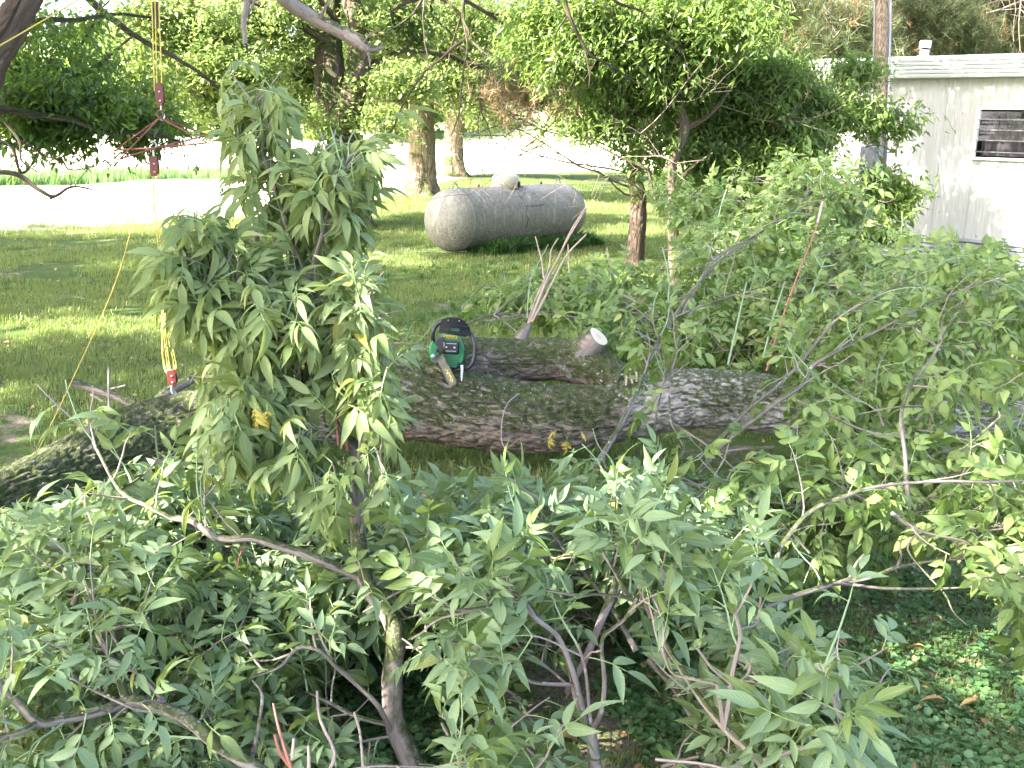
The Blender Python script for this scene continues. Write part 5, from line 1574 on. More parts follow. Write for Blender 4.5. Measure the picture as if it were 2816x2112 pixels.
mb = MB(); mb.lathe([(.012, 0), (.012, .01), (.006, .014)], (RS @ np.array(Matrix.Rotation(math.pi / 2, 3, 'X')), z3(410, 898, .012)), 16); mb.build("bar_nut", M['metal_hook'], saw)
mb = MB(); mb.lathe([(.010, 0), (.010, .008), (.005, .012)], (RS @ np.array(Matrix.Rotation(math.pi / 2, 3, 'X')), z3(452, 812, .018)), 16); mb.build("oil_cap", M['sawblack'], saw)
# guide bar coming forward and down; mounted edge-on left of muffler
def barp(u, v):
    """u 0..1 along, v -1..1 across"""
    # centreline from (500,900) to (735,1290) ; forward towards camera
    cx = 500 + 235 * u; cy = 895 + 370 * u
    half = 50 * (1.0 if u < .88 else math.sqrt(max(0, 1 - ((u - .88) / .12) ** 2)))
    ox = half * .80; oy = -half * .85
    return z3(cx + ox * v, cy + oy * v, .0 - .20 * u - .015 * v)
us = list(np.linspace(0, .88, 8)) + [.92, .955, .98, .995]
left = [barp(u, -1) for u in us]; rightb = [barp(u, 1) for u in us]
nb_ = nrm(np.cross(barp(.5, 1) - barp(.5, -1), barp(1, 0) - barp(0, 0)))
if np.dot(nb_, CAM - sc0) < 0: nb_ = -nb_
mb = MB(); n_ = len(us)
vs = left + rightb + [q - nb_ * .005 for q in left] + [q - nb_ * .005 for q in rightb]
fsx = [(i, i + 1, n_ + i + 1, n_ + i) for i in range(n_ - 1)] + [(2 * n_ + i, 3 * n_ + i, 3 * n_ + i + 1, 2 * n_ + i + 1) for i in range(n_ - 1)] + [(i, 2 * n_ + i, 2 * n_ + i + 1, i + 1) for i in range(n_ - 1)] + [(n_ + i, n_ + i + 1, 3 * n_ + i + 1, 3 * n_ + i) for i in range(n_ - 1)]
mb.add(vs, fsx); mb.build("guide_bar", M['steel'], saw, smooth=False)
loop = left + [barp(1.0, 0)] + rightb[::-1]
lp = smooth_path(loop, 70)
mb = MB(); mb.tube(lp - nb_ * .002, .0032, 5)
for i in range(0, 70, 2):
    t_ = nrm(lp[min(i + 1, 69)] - lp[max(i - 1, 0)]); o_ = nrm(np.cross(t_, nb_))
    cc_ = lp.mean(axis=0)
    if np.dot(o_, lp[i] - cc_) < 0: o_ = -o_
    mb.box(lp[i] + o_ * .0035, (.0065, .005, .0045), np.stack([t_, nb_, o_], 1))
mb.build("saw_chain", M['steel'], saw, smooth=False)
# stencilled yellow marks on the bar (illegible at this size)
mb = MB()
glyph = [(.50, .1, .03, .10), (.55, -.25, .05, .08), (.60, .15, .028, .12), (.66, -.05, .03, .10), (.69, .30, .05, .03), (.74, .05, .03, .10), (.78, -.3, .05, .03), (.81, .12, .03, .09), (.86, -.05, .028, .08), (.44, -.2, .02, .05)]
for (u, v, du, dvv) in glyph:
    a, b, c_, d_ = barp(u, v), barp(u + du, v - .1), barp(u + du, v + dvv * 3.2), barp(u, v + dvv * 3.2 + .1)
    mb.add([q + nb_ * .0012 for q in (a, b, c_, d_)], [(0, 1, 2, 3)])
mb.build("bar_print", M['yellow'], saw, smooth=False)
mb = MB(); mb.prism(z2([(815, 1000), (855, 995), (860, 1060), (852, 1225), (838, 1238), (825, 1180)]), -.045, -.035, FS, bev=.002); mb.build("white_tag", M['whiteplastic'], saw, smooth=False)
mb = MB(); mb.tube([z3(836, 1010, -.04), z3(800, 1000, -.02), z3(780, 980, 0.0)], .004, 6); mb.build("tag_clip", M['sawblack'], saw)

# ------------------------------------------------------------------ rope tackle and game hanger
TD = 6.0
def tube_obj(name, pts, r, mat, parent, n=20, sides=7, sm=True):
    p = smooth_path(pts, n) if sm else np.array(pts)
    mb = MB(); mb.tube(p, r, sides); return mb.build(name, mat, parent)
def pulley(label, cx, cy, w, h, D, parent_name="pulley_block", hook=True, tilt=0.0, hookdir=1):
    c = P(cx, cy, D); m = D / FPX
    o = thing(parent_name, label, "pulley", c, "red pulley blocks of the rope tackle")
    Rr = np.array(Matrix.Rotation(tilt, 3, 'Y'))
    Wd = w * m; H = h * m
    shape = [(-.5, -.30), (-.38, -.47), (-.1, -.5), (.22, -.48), (.45, -.32), (.5, 0), (.46, .38), (.35, .5), (-.3, .5), (-.46, .42), (-.5, .05)]
    for k_, y_ in enumerate((-.016, .010)):
        mb = MB(); mb.prism([(x * Wd, z * H) for x, z in shape], y_, y_ + .006, (Rr, c), bev=.0015); mb.build("side_plate", M['redpaint'], o, smooth=False)
    mb = MB(); mb.lathe([(Wd * .46, -.009), (Wd * .36, -.003), (Wd * .36, .003), (Wd * .46, .009)], (Rr @ np.array(Matrix.Rotation(math.pi / 2, 3, 'X')), c + Rr @ np.array([0, 0, H * .05])), 20); mb.build("sheave", M['sawblack'], o)
    for z_ in (.12, -.28):
        mb = MB(); mb.lathe([(.006, 0), (.006, .004), (.003, .006)], (Rr @ np.array(Matrix.Rotation(math.pi / 2, 3, 'X')), c + Rr @ np.array([Wd * .1, -.016, z_ * H])), 10); mb.build("rivet", M['metal_hook'], o)
    if hook:
        b = c + Rr @ np.array([0, 0, -hookdir * H * .48]); s = -hookdir
        pts = [b, b + [0, 0, s * .03], b + [.014, 0, s * .05], b + [.016, 0, s * .072], b + [0, 0, s * .086], b + [-.014, 0, s * .076]]
        tube_obj("hook", [np.array(q) for q in pts], .0045, M['metal_hook'], o)
    return o, c
p1, c1 = pulley("upper red pulley block above the hanger frame", 440, 260, 22, 60, TD, tilt=-.05)
p2, c2 = pulley("middle red pulley block hooked under the hanger frame", 425, 457, 23, 54, TD, hookdir=-1)
tube_obj("hook", pp([(428, 485, TD), (430, 505, TD), (427, 520, TD), (432, 535, TD), (437, 528, TD)]), .004, M['metal_hook'], p2)
p3, c3 = pulley("lowest red pulley block hanging by the trunk at left", 474, 1038, 24, 44, 5.5, tilt=-.1)
tube_obj("hook", pp([(473, 1058, 5.5), (472, 1075, 5.5), (478, 1088, 5.5)]), .006, M['metal_hook'], p3)
# hanger frame
hg = thing("hanger_frame", "rusty red triangular steel hanger frame hung between two pulleys", "hanger", P(440, 315, TD))
ringc = P(440, 313, TD)
tube_obj("ring", [ringc + .019 * np.array([math.cos(a), .2 * math.sin(a), math.sin(a)]) for a in np.linspace(0, 2 * math.pi, 24)], .0045, M['rustred'], hg, 24, 8, False)
LF, LB = P(330, 437, TD - .12), P(318, 413, TD + .12)
RF, RBk = P(570, 393, TD - .12), P(575, 372, TD + .12)
topA = P(440, 324, TD)
for a, b in ((LF, topA), (LB, topA), (RF, topA), (RBk, topA)):
    tube_obj("strut", [a, (a + b) / 2, b], .0045, M['rustred'], hg, 6)
midb = P(445, 405, TD)
tube_obj("cross_bar", [LB, midb, RF], .0055, M['rustred'], hg, 14); tube_obj("cross_bar", [LF, P(450, 402, TD - .01), RBk], .0055, M['rustred'], hg, 14)
mb = MB(); mb.tube([P(400, 413, TD), P(480, 397, TD)], .009, 8); mb.build("bar_sleeve", M['rustred'], hg)
for (a, dx, dz) in ((LF, -12, -20), (LB, -10, -22), (RF, 12, -20), (RBk, 14, -26)):
    px_, D_ = 0, 0
    m = TD / FPX
    tube_obj("end_hook", [a, a + np.array([dx * m, 0, -.002]), a + np.array([dx * m * 1.3, 0, -dz * m * .5]), a + np.array([dx * m * .9, 0, -dz * m])], .004, M['rustred'], hg, 12)
m = TD / FPX
tube_obj("eye_bolt", [c2 + np.array([0, 0, 26 * m]), P(421, 425, TD), P(422, 408, TD)], .0045, M['metal_hook'], hg)
# ropes
rp = thing("tackle_rope", "yellow rope running up from the top pulley out of the picture", "rope", P(440, 230, TD))
for (x0, x1) in ((425, 417), (432, 426), (446, 436)):
    tube_obj("rope_fall", [P(x0, 250, TD), P((x0 + x1) / 2, 120, TD), P(x1, -10, TD), P(x1 - 6, -180, TD)], .0036, M['rope'], rp)
mb = MB(); mb.box(P(428, 40, TD + .03), (.035, .03, .14)); mb.build("upper_block_cheek", M['sawblack'], rp)
rp2 = thing("tackle_rope", "slack yellow rope falls hanging between the middle and lowest pulleys", "rope", c3)
for (x0, xm, x1) in ((418, 448, 460), (426, 452, 466), (432, 456, 478), (438, 460, 484), (420, 444, 452)):
    tube_obj("rope_fall", [P(x0, 465, TD), P(x0 + 8, 600, TD), P(xm, 780, 5.8), P(xm + 2, 900, 5.7), P(x1, 1000 + (x1 % 7), 5.55), P(472, 1034, 5.5)], .0030, M['rope'], rp2)
tube_obj("rope_loop", [P(448, 895, 5.65), P(446, 960, 5.6), P(452, 1010, 5.55), P(462, 1030, 5.5)], .004, M['rope'], rp2)
rp3 = thing("guy_rope", "single thin yellow line slanting down from the middle pulley to the lawn at left", "rope", G(112, 1224))
tube_obj("line", [P(412, 470, TD), P(385, 540, 5.95), P(320, 770, 5.85), P(215, 1010, 5.75), G(112, 1224), G(75, 1280)], .0028, M['rope'], rp3, 30)
rp4 = thing("guy_rope", "yellow rope crossing the top left corner past the dark limb", "rope", P(0, 125, 5.5))
tube_obj("line", [P(-150, 205, 5.3), P(0, 125, 5.5), P(215, 0, 5.8), P(420, -120, 6.1)], .0040, M['rope'], rp4, 20)
# ------------------------------------------------------------------ cut leafy branches (foreground)
def area_fill(b, boxes, n, length=.45, r0=.006, twn=3, nodes=3, tl=.16, s=1.0, updir=(0, -.2, .08), name='side_branch', seed=0, dirx=0.0, D=(2.4, 3.2)):
    """extra side branches spread through a px box with a depth range that follows the heap"""
    r = random.Random(seed)
    for i in range(n):
        bx_ = boxes[i % len(boxes)]
        px = r.uniform(bx_[0], bx_[2]); py = r.uniform(bx_[1], bx_[3])
        dd = (bx_[4], bx_[5]) if len(bx_) > 4 else D
        t = (py - bx_[1]) / max(1, bx_[3] - bx_[1])
        depth = dd[1] + (dd[0] - dd[1]) * t + r.uniform(.08, .42)
        p0 = P(px, py, depth)
        gd = G(px, py)
        if any(pr > .8 and d1 < 7 and inside(poly, px, py) for (poly, d0, d1, pr) in OPEN): continue
        if p0[2] < .05: p0[2] = .05 + r.uniform(0, .1)
        a = r.uniform(0, 6.28)
        d = nrm(np.array([math.cos(a) + dirx, math.sin(a) * .5, 0]) + np.array(updir))
        pts = [p0 - d * length * .5, p0, p0 + d * length * .5 + np.array([0, 0, -.04])]
        pts[0][2] = max(.03, pts[0][2])
        p = b.wood(pts, r0, r0 * .5, name, M['twig'] if r.random() < .4 else M['branch'], n=10, sides=5)
        b.owner = b.last
        b.twigs_along(p, twn, tl, nodes + 1, .1, 1.0, .9, .15, s)
        b.owner = None; b.cur = (None, None)

BR = {}
# 1 upright bough (centre left), droopy leaves
b = Branch("leafy_bough", "tall upright leafy bough with drooping leaves rising in front of the trunk at centre left", "branch", P(1120, 2112, 2.75), LS_bush, 'bush', M['leaf_bush'], 101, under=.62, droop=.75, lift=1.0)
b.shape = [(560, 215), (770, 225), (830, 310), (880, 420), (960, 360), (1085, 440), (1060, 540), (990, 600), (1070, 640), (1030, 750), (940, 810), (1060, 860), (1040, 960), (1070, 1040), (1080, 1130), (1010, 1210), (1090, 1330), (1060, 1430), (830, 1430), (840, 1290), (640, 1300), (550, 1240), (560, 1120), (530, 980), (520, 900), (450, 800), (430, 700), (440, 580), (620, 575), (660, 700), (690, 600), (635, 450), (590, 380)]
main = pp([(1190, 2200, 2.75), (1095, 2020, 2.7), (1075, 1900, 2.7), (1090, 1780, 2.7), (1065, 1690, 2.72), (1010, 1590, 2.78), (985, 1480, 2.82), (985, 1330, 2.85), (975, 1240, 2.88), (920, 1150, 2.9), (900, 1090, 2.92)])
b.wood(main, .030, .0155, 'stem', n=60, sides=14)
pA = b.wood(pp([(900, 1090, 2.92), (910, 1010, 2.93), (908, 930, 2.94), (880, 850, 2.95), (850, 770, 2.97), (800, 650, 2.98), (765, 540, 3.0), (725, 430, 3.0), (700, 340, 3.0), (695, 280, 3.0)]), .0125, .004, 'stem', n=44, sides=9)
pB = b.wood(pp([(900, 1090, 2.92), (860, 1060, 2.9), (790, 990, 2.88), (720, 880, 2.85), (650, 800, 2.82), (590, 740, 2.8), (540, 690, 2.8), (520, 640, 2.8)]), .0105, .004, 'stem', n=36, sides=8)
pC = b.wood(pp([(850, 770, 2.97), (880, 660, 2.9), (910, 560, 2.9), (940, 480, 2.9), (960, 430, 2.9)]), .007, .003, n=20)
pD = b.wood(pp([(910, 1010, 2.93), (930, 900, 2.85), (960, 880, 2.8), (985, 865, 2.8), (1000, 860, 2.8)]), .006, .003, n=18)
pE = b.wood(pp([(860, 1060, 2.9), (850, 1000, 2.8), (800, 930, 2.75), (760, 880, 2.72)]), .006, .003, n=14)
pF = b.wood(pp([(800, 650, 2.98), (830, 560, 3.05), (870, 480, 3.05), (900, 400, 3.05)]), .005, .003, n=14)
pG = b.wood(pp([(720, 880, 2.85), (640, 860, 2.8), (560, 830, 2.8), (500, 780, 2.8)]), .006, .003, n=14)
pH = b.wood(pp([(790, 990, 2.88), (720, 1000, 2.8), (650, 1030, 2.75), (600, 1100, 2.72)]), .006, .003, n=14)
pI = b.wood(pp([(985, 1330, 2.85), (1020, 1200, 2.8), (1040, 1080, 2.8), (1035, 980, 2.8)]), .006, .003, n=14)
pL = b.wood(pp([(980, 1250, 2.88), (940, 1200, 2.82), (880, 1180, 2.78), (820, 1190, 2.75), (760, 1210, 2.75)]), .005, .003, n=14)
pM = b.wood(pp([(910, 1010, 2.93), (960, 990, 2.85), (1020, 1000, 2.8), (1060, 1040, 2.8)]), .005, .003, n=14)
pN = b.wood(pp([(905, 1090, 2.92), (960, 1080, 2.82), (1020, 1110, 2.78), (1060, 1150, 2.78)]), .005, .003, n=14)
pO = b.wood(pp([(990, 1480, 2.82), (1010, 1400, 2.76), (1040, 1340, 2.72), (1060, 1290, 2.7)]), .005, .003, n=12)
pP = b.wood(pp([(985, 1400, 2.84), (950, 1340, 2.76), (900, 1320, 2.72), (860, 1330, 2.7)]), .005, .003, n=12)
pJ = b.wood(pp([(840, 1050, 2.9), (800, 1060, 2.8), (740, 1100, 2.75), (700, 1180, 2.75)]), .005, .003, n=14)
for p_, n_, l_, a0 in ((pA, 42, .12, .10), (pB, 34, .12, .22), (pC, 20, .11, .2), (pD, 15, .11, .2), (pE, 16, .11, .1), (pF, 12, .10, .2), (pG, 20, .11, .1), (pH, 20, .11, .1), (pI, 8, .10, .3), (pJ, 12, .11, .1), (pL, 18, .12, .1), (pM, 16, .12, .1), (pN, 18, .12, .1), (pO, 9, .11, .1), (pP, 9, .11, .1)):
    b.twigs_along(p_, n_, l_, 3, a0, 1.0, .8, .25, 1.0)
for pts in ([(955, 1240, 2.8), (945, 1180, 2.78), (925, 1150, 2.78), (930, 1225, 2.78)], [(985, 1260, 2.75), (992, 1190, 2.73), (988, 1130, 2.73)]):
    b.wood(pp(pts), .005, .003, 'dead_twig', M['redshoot'] if pts[0][0] < 960 else M['twig'], n=8)
# limb to the left of the stem
pK = b.wood(pp([(1000, 1590, 2.78), (900, 1550, 2.75), (800, 1510, 2.75), (700, 1480, 2.75), (630, 1485, 2.75), (580, 1470, 2.75), (530, 1430, 2.75), (480, 1425, 2.78)]), .0135, .009, 'side_branch', n=34, sides=9)
b.twigs_along(pK, 5, .2, 3, .45, 1.0, .7, .2, .9)
b.twig(pK[22], [-.3, -.2, .9], .3, 2); b.twig(pK[16], [-.2, 0, -.8], .1, 0, mat=M['redshoot'], terminal=False)
b.finish()
# yellow leaflets on it
yl = leaf_meshes('yellow', LS_bush, M['leaf_yellow'])
def yellow(parent, lst, D, name="leaf"):
    for (px, py, rz, rx, s, k) in lst:
        o = bpy.data.objects.new(name, yl[k]); COL.objects.link(o)
        o["label"] = "yellowed leaf"
        o.matrix_basis = Matrix.Translation(Vector(P(px, py, D))) @ Matrix.Rotation(rz, 4, 'Z') @ Matrix.Rotation(rx, 4, 'X') @ Matrix.Scale(s, 4)
        o.parent = parent; o.matrix_parent_inverse = Matrix.Translation(-parent.location)
yellow(b.root, [(705, 1105, 2.6, -1.2, .55, 1), (735, 1110, 3.6, -1.35, .5, 3)], 2.6)

tw = thing("cut_twig", "thin broken twig lying on the dappled lawn at left of the rope", "twig", G(180, 820))
wood(tw, [G(150, 830, .015), G(190, 815, .03), G(235, 822, .02)], .006, .003, "stem", M['twig'], jit=.01)
# 2 lower left forked grey branch
b = Branch("leafy_branch", "thick grey forked branch crossing the lower left corner, covered with broad leaves", "branch", P(720, 2130, 2.3), LS_fg, 'fg', M['leaf_fg'], 111, under=.72, droop=.12)
m1 = b.wood(pp([(760, 2150, 2.35), (620, 2060, 2.35), (500, 1970, 2.35), (400, 1935, 2.38), (350, 1930, 2.4)]), .0165, .0125, 'stem', n=30, sides=12)
m2 = b.wood(pp([(350, 1930, 2.4), (280, 1955, 2.36), (190, 1975, 2.33), (110, 1985, 2.3), (50, 1930, 2.3), (-40, 1840, 2.3)]), .0125, .011, 'stem', n=26, sides=10)
m3 = b.wood(pp([(350, 1930, 2.4), (320, 1840, 2.45), (285, 1770, 2.5), (270, 1740, 2.52)]), .0110, .0085, 'stem', n=14, sides=9)
m4_ = b.wood(pp([(270, 1740, 2.52), (320, 1725, 2.5), (370, 1715, 2.5), (410, 1700, 2.5)]), .0075, .005, n=10)
m5 = b.wood(pp([(105, 1985, 2.3), (60, 2010, 2.25), (-20, 2030, 2.25)]), .007, .005, n=8)
m6 = b.wood(pp([(320, 1925, 2.4), (250, 1890, 2.45), (190, 1865, 2.5)]), .005, .003, n=8)
m7 = b.wood(pp([(455, 1940, 2.38), (430, 1900, 2.35), (380, 1850, 2.35), (345, 1820, 2.35)]), .006, .0045, n=10)
m8 = b.wood(pp([(280, 1750, 2.52), (262, 1680, 2.6), (250, 1620, 2.62)]), .004, .003, n=8)
for p_, n_ in ((m1, 3), (m2, 7), (m3, 5), (m4_, 4), (m5, 4), (m6, 4), (m7, 3), (m8, 4)):
    b.twigs_along(p_, n_, .20, 3, .1, 1., .9, .3, .95)
area_fill(b, [(-60, 1480, 420, 1760, 2.55, 3.1), (-60, 1740, 300, 2100, 2.25, 2.6), (300, 1650, 780, 1950, 2.4, 2.8), (380, 1990, 640, 2130, 2.2, 2.4)], 50, .35, .004, 3, 2, .15, .95, seed=1)
area_fill(b, [(-60, 1780, 560, 2110, 2.7, 3.0), (-60, 1560, 600, 1760, 3.1, 3.5)], 22, .35, .004, 3, 2, .15, .95, seed=91)
b.finish()

# 3 left middle: branch with upright grey piece
b = Branch("leafy_branch", "leafy branch heaped against the near side of the trunk at far left", "branch", P(240, 1640, 2.9), LS_fg, 'fg', M['leaf_fg'], 121, under=.7, droop=.14)
m1 = b.wood(pp([(205, 1660, 2.75), (222, 1610, 2.75), (240, 1545, 2.78), (245, 1500, 2.8), (262, 1440, 2.85)]), .0095, .006, 'stem', n=14, sides=9)
m2 = b.wood(pp([(240, 1560, 2.78), (160, 1540, 2.75), (110, 1510, 2.75), (70, 1480, 2.75)]), .005, .003, n=10)
m3 = b.wood(pp([(235, 1570, 2.78), (300, 1570, 2.75), (350, 1580, 2.75), (400, 1600, 2.7)]), .004, .003, n=10)
m4_ = b.wood(pp([(480, 1430, 2.8), (400, 1390, 2.85), (330, 1350, 2.9), (280, 1260, 2.9), (250, 1200, 2.95), (240, 1160, 2.95)]), .007, .003, n=18)
m5 = b.wood(pp([(330, 1350, 2.9), (400, 1300, 3.0), (450, 1240, 3.0)]), .004, .003, n=10)
for p_, n_ in ((m1, 4), (m2, 4), (m3, 4), (m4_, 6), (m5, 3)):
    b.twigs_along(p_, n_, .18, 3, .1, 1., .9, .35, 1.0)
area_fill(b, [(-60, 1470, 330, 1620, 2.7, 3.1), (240, 1400, 560, 1520, 2.8, 3.2), (480, 1380, 760, 1500, 3.0, 3.3), (250, 1460, 700, 1640, 2.8, 3.1)], 58, .34, .004, 3, 2, .15, .95, seed=2)
area_fill(b, [(250, 1500, 950, 1680, 3.0, 3.5), (560, 1500, 960, 1740, 2.9, 3.3)], 26, .34, .004, 3, 2, .15, .9, seed=22)
b.finish()

# 4 thin branches under the bough: bottom centre-left, arcing sprays
b = Branch("leafy_branch", "thin arching branches with leaf sprays between forked grey branch and bare soil", "branch", P(1000, 2050, 2.7), LS_fg, 'fg', M['leaf_fg'], 131, under=.7, droop=.14)
m1 = b.wood(pp([(1075, 2010, 2.68), (1040, 1940, 2.6), (980, 1880, 2.6), (920, 1830, 2.55), (880, 1790, 2.5), (820, 1780, 2.5), (770, 1830, 2.48), (700, 1860, 2.48)]), .0075, .0035, 'stem', n=30)
m2 = b.wood(pp([(1060, 1990, 2.68), (980, 1970, 2.65), (900, 1930, 2.65), (840, 1900, 2.65)]), .0065, .004, n=14)
m3 = b.wood(pp([(1000, 2130, 2.4), (990, 2020, 2.45), (975, 1960, 2.5)]), .004, .003, 'dead_twig', M['twig'], n=8)
for pts, mt in (([(820, 2160, 2.3), (790, 2080, 2.3), (765, 2000, 2.32), (750, 1935, 2.35)], 'redshoot'), ([(800, 2110, 2.3), (770, 2070, 2.3), (755, 2020, 2.3)], 'redshoot'), ([(850, 2160, 2.3), (850, 2090, 2.3), (848, 2050, 2.3)], 'palestem'), ([(690, 2100, 2.4), (710, 2000, 2.4), (720, 1910, 2.4), (695, 1870, 2.4)], 'branch'), ([(900, 2130, 2.3), (920, 2070, 2.3), (880, 1980, 2.35), (872, 1900, 2.35)], 'twig'), ([(805, 2080, 2.3), (808, 2030, 2.3)], 'palestem')):
    b.wood(pp(pts), .0048, .0030, 'dead_twig', M[mt], n=10)
for p_, n_ in ((m1, 8), (m2, 3)): b.twigs_along(p_, n_, .16, 2, .3, 1., .9, .3, .95)
area_fill(b, [(560, 1780, 860, 1960, 2.45, 2.7), (900, 2040, 1010, 2120, 2.2, 2.3), (640, 1600, 960, 1760, 2.6, 3.0)], 16, .3, .004, 3, 2, .14, .95, seed=3)
b.finish()

# 5 centre: grey stem from the bottom edge with fan of side shoots
b = Branch("leafy_branch", "grey branch rising from the bottom centre, fanning out leftwards with big leaf clusters", "branch", P(1640, 2120, 2.55), LS_fg, 'fg', M['leaf_fg'], 141, under=.72, droop=.14)
m1 = b.wood(pp([(1650, 2200, 2.55), (1635, 2090, 2.55), (1622, 2010, 2.56), (1590, 1920, 2.6), (1575, 1860, 2.65), (1560, 1800, 2.7)]), .0165, .010, 'stem', n=28, sides=12)
m2 = b.wood(pp([(1610, 1990, 2.56), (1590, 1900, 2.5), (1565, 1820, 2.48), (1534, 1750, 2.48), (1485, 1710, 2.46), (1428, 1668, 2.45), (1360, 1667, 2.42), (1281, 1676, 2.4), (1220, 1670, 2.4)]), .0080, .0035, 'side_branch', n=34)
m3 = b.wood(pp([(1627, 2010, 2.56), (1655, 1950, 2.5), (1662, 1870, 2.5), (1655, 1765, 2.5), (1690, 1725, 2.5), (1720, 1700, 2.5), (1752, 1645, 2.5)]), .0068, .004, 'side_branch', n=24)
m4_ = b.wood(pp([(1582, 1882, 2.5), (1510, 1880, 2.45), (1450, 1870, 2.42), (1400, 1825, 2.4), (1355, 1815, 2.4)]), .0055, .003, 'side_branch', n=18)
m5 = b.wood(pp([(1625, 1990, 2.5), (1610, 1850, 2.45), (1590, 1770, 2.42)]), .0045, .003, 'side_branch', n=14)
m6 = b.wood(pp([(1480, 1710, 2.46), (1430, 1640, 2.45), (1370, 1628, 2.45), (1290, 1640, 2.45)]), .0045, .003, 'side_branch', n=14)
for p_, n_, t0 in ((m2, 5, .55), (m4_, 3, .5), (m5, 3, .6), (m6, 3, .4), (m3, 1, .8)):
    b.twigs_along(p_, n_, .15, 3, t0, 1., .8, .3, 1.05)
area_fill(b, [(1180, 1560, 1420, 1760, 2.35, 2.6), (1080, 1560, 1300, 1700, 2.4, 2.7), (1250, 1720, 1480, 1860, 2.4, 2.6), (1250, 2040, 1540, 2150, 2.1, 2.25), (1250, 2060, 1500, 2150, 2.1, 2.25)], 24, .28, .004, 2, 2, .15, 1.05, seed=4)
b.finish()

# 6 centre right: long diagonal grey branch
b = Branch("leafy_branch", "long straight grey branch running diagonally to the bottom edge right of centre with broad leaves", "branch", P(2080, 2112, 2.35), LS_fg, 'fg', M['leaf_fg'], 151, under=.7, droop=.14)
m1 = b.wood(pp([(2140, 2160, 2.3), (2060, 2065, 2.32), (2000, 2010, 2.35), (1940, 1940, 2.4), (1880, 1850, 2.45), (1830, 1770, 2.5), (1796, 1690, 2.55), (1736, 1644, 2.6), (1690, 1570, 2.62), (1655, 1520, 2.62)]), .0105, .0045, 'stem', n=44, sides=9)
m2 = b.wood(pp([(1990, 2000, 2.35), (1975, 1900, 2.35), (1968, 1880, 2.35)]), .006, .004, n=8)
m3 = b.wood(pp([(1990, 2010, 2.35), (2005, 1930, 2.35), (2015, 1850, 2.35), (2032, 1780, 2.35), (2035, 1735, 2.35), (2012, 1660, 2.35)]), .0065, .0035, n=18)
m4_ = b.wood(pp([(2010, 1880, 2.35), (1960, 1840, 2.35), (1930, 1800, 2.35), (1915, 1780, 2.35)]), .004, .003, n=10)
m5 = b.wood(pp([(2035, 1730, 2.35), (2080, 1710, 2.4), (2092, 1640, 2.4)]), .0045, .003, n=10)
m6 = b.wood(pp([(2000, 1890, 2.35), (2050, 1860, 2.35), (2065, 1830, 2.35), (2040, 1800, 2.35)]), .004, .003, n=10)
m7 = b.wood(pp([(1968, 1880, 2.35), (1900, 1865, 2.38), (1850, 1850, 2.4), (1830, 1810, 2.4), (1820, 1780, 2.4)]), .0045, .003, n=12)
m8 = b.wood(pp([(1796, 1690, 2.55), (1840, 1640, 2.5), (1858, 1565, 2.5)]), .0045, .003, n=10)
m9 = b.wood(pp([(1790, 1700, 2.55), (1760, 1620, 2.5), (1735, 1560, 2.5), (1727, 1520, 2.5)]), .0055, .0028, n=12)
m10 = b.wood(pp([(1740, 1644, 2.6), (1650, 1635, 2.55), (1590, 1635, 2.5), (1480, 1620, 2.45)]), .0045, .0028, n=14)
m11 = b.wood(pp([(2100, 1400 + 690, 2.25), (2300, 1880, 2.25), (2360, 1990, 2.2), (2330, 1880, 2.25), (2260, 1800, 2.25)][0:1] + [(2310, 2020, 2.2), (2300, 1950, 2.2), (2285, 1890, 2.22), (2250, 1830, 2.25)]), .0055, .0035, n=16)
for p_, n_, t0 in ((m1, 3, .6), (m3, 2, .5), (m7, 2, .7), (m8, 2, .6), (m9, 3, .4), (m10, 4, .4), (m11, 4, .3)):
    b.twigs_along(p_, n_, .15, 3, t0, 1., .8, .3, 1.1)
area_fill(b, [(1980, 1800, 2160, 1900, 2.3, 2.5), (2060, 1880, 2280, 2000, 2.2, 2.35), (2050, 1960, 2330, 2120, 2.1, 2.3), (1900, 2060, 2060, 2130, 2.1, 2.3)], 28, .28, .004, 3, 2, .15, 1.1, seed=5)
b.finish()
# second straight grey pole-like piece
b = Branch("bare_branch", "straight bare grey branch lying on the ground ivy left of the long diagonal branch", "branch", P(1933, 2030, 2.6), LS_fg, 'fg', M['leaf_fg'], 153)
b.wood(pp([(2010, 2190, 2.5), (1930, 2020, 2.65), (1860, 1900, 2.75), (1800, 1830, 2.82), (1785, 1815, 2.84)]), .0115, .0085, 'stem', n=24, sides=10)
b.wood(pp([(1820, 2110, 2.6), (1870, 2095, 2.6), (1925, 2080, 2.58)]), .005, .004, 'side_branch', M['twig'], n=8)
b.finish()

# 7 central heap of leaf sprays (upper layer) between bough and right branches
b = Branch("leafy_branch", "broad heap of leafy sprays below the trunk in the centre of the yard", "branch", P(1500, 1600, 3.1), LS_fg, 'fg', M['leaf_fg'], 161, under=.66, droop=.14)
m1 = b.wood(pp([(1750, 1790, 2.9), (1700, 1700, 2.95), (1660, 1640, 3.0), (1560, 1520, 3.0), (1500, 1440, 3.05), (1480, 1360, 3.1)]), .0085, .004, 'stem', n=24, sides=8)
m2 = b.wood(pp([(1660, 1640, 3.0), (1680, 1540, 3.05), (1690, 1440, 3.1), (1700, 1370, 3.15)]), .010, .004, n=16)
m3 = b.wood(pp([(1560, 1520, 3.0), (1430, 1490, 3.0), (1390, 1450, 3.0), (1370, 1390, 3.05)]), .005, .003, n=14)
m4_ = b.wood(pp([(1555, 1525, 3.0), (1510, 1530, 2.9), (1430, 1530, 2.8), (1310, 1540, 2.75)]), .005, .003, n=14)
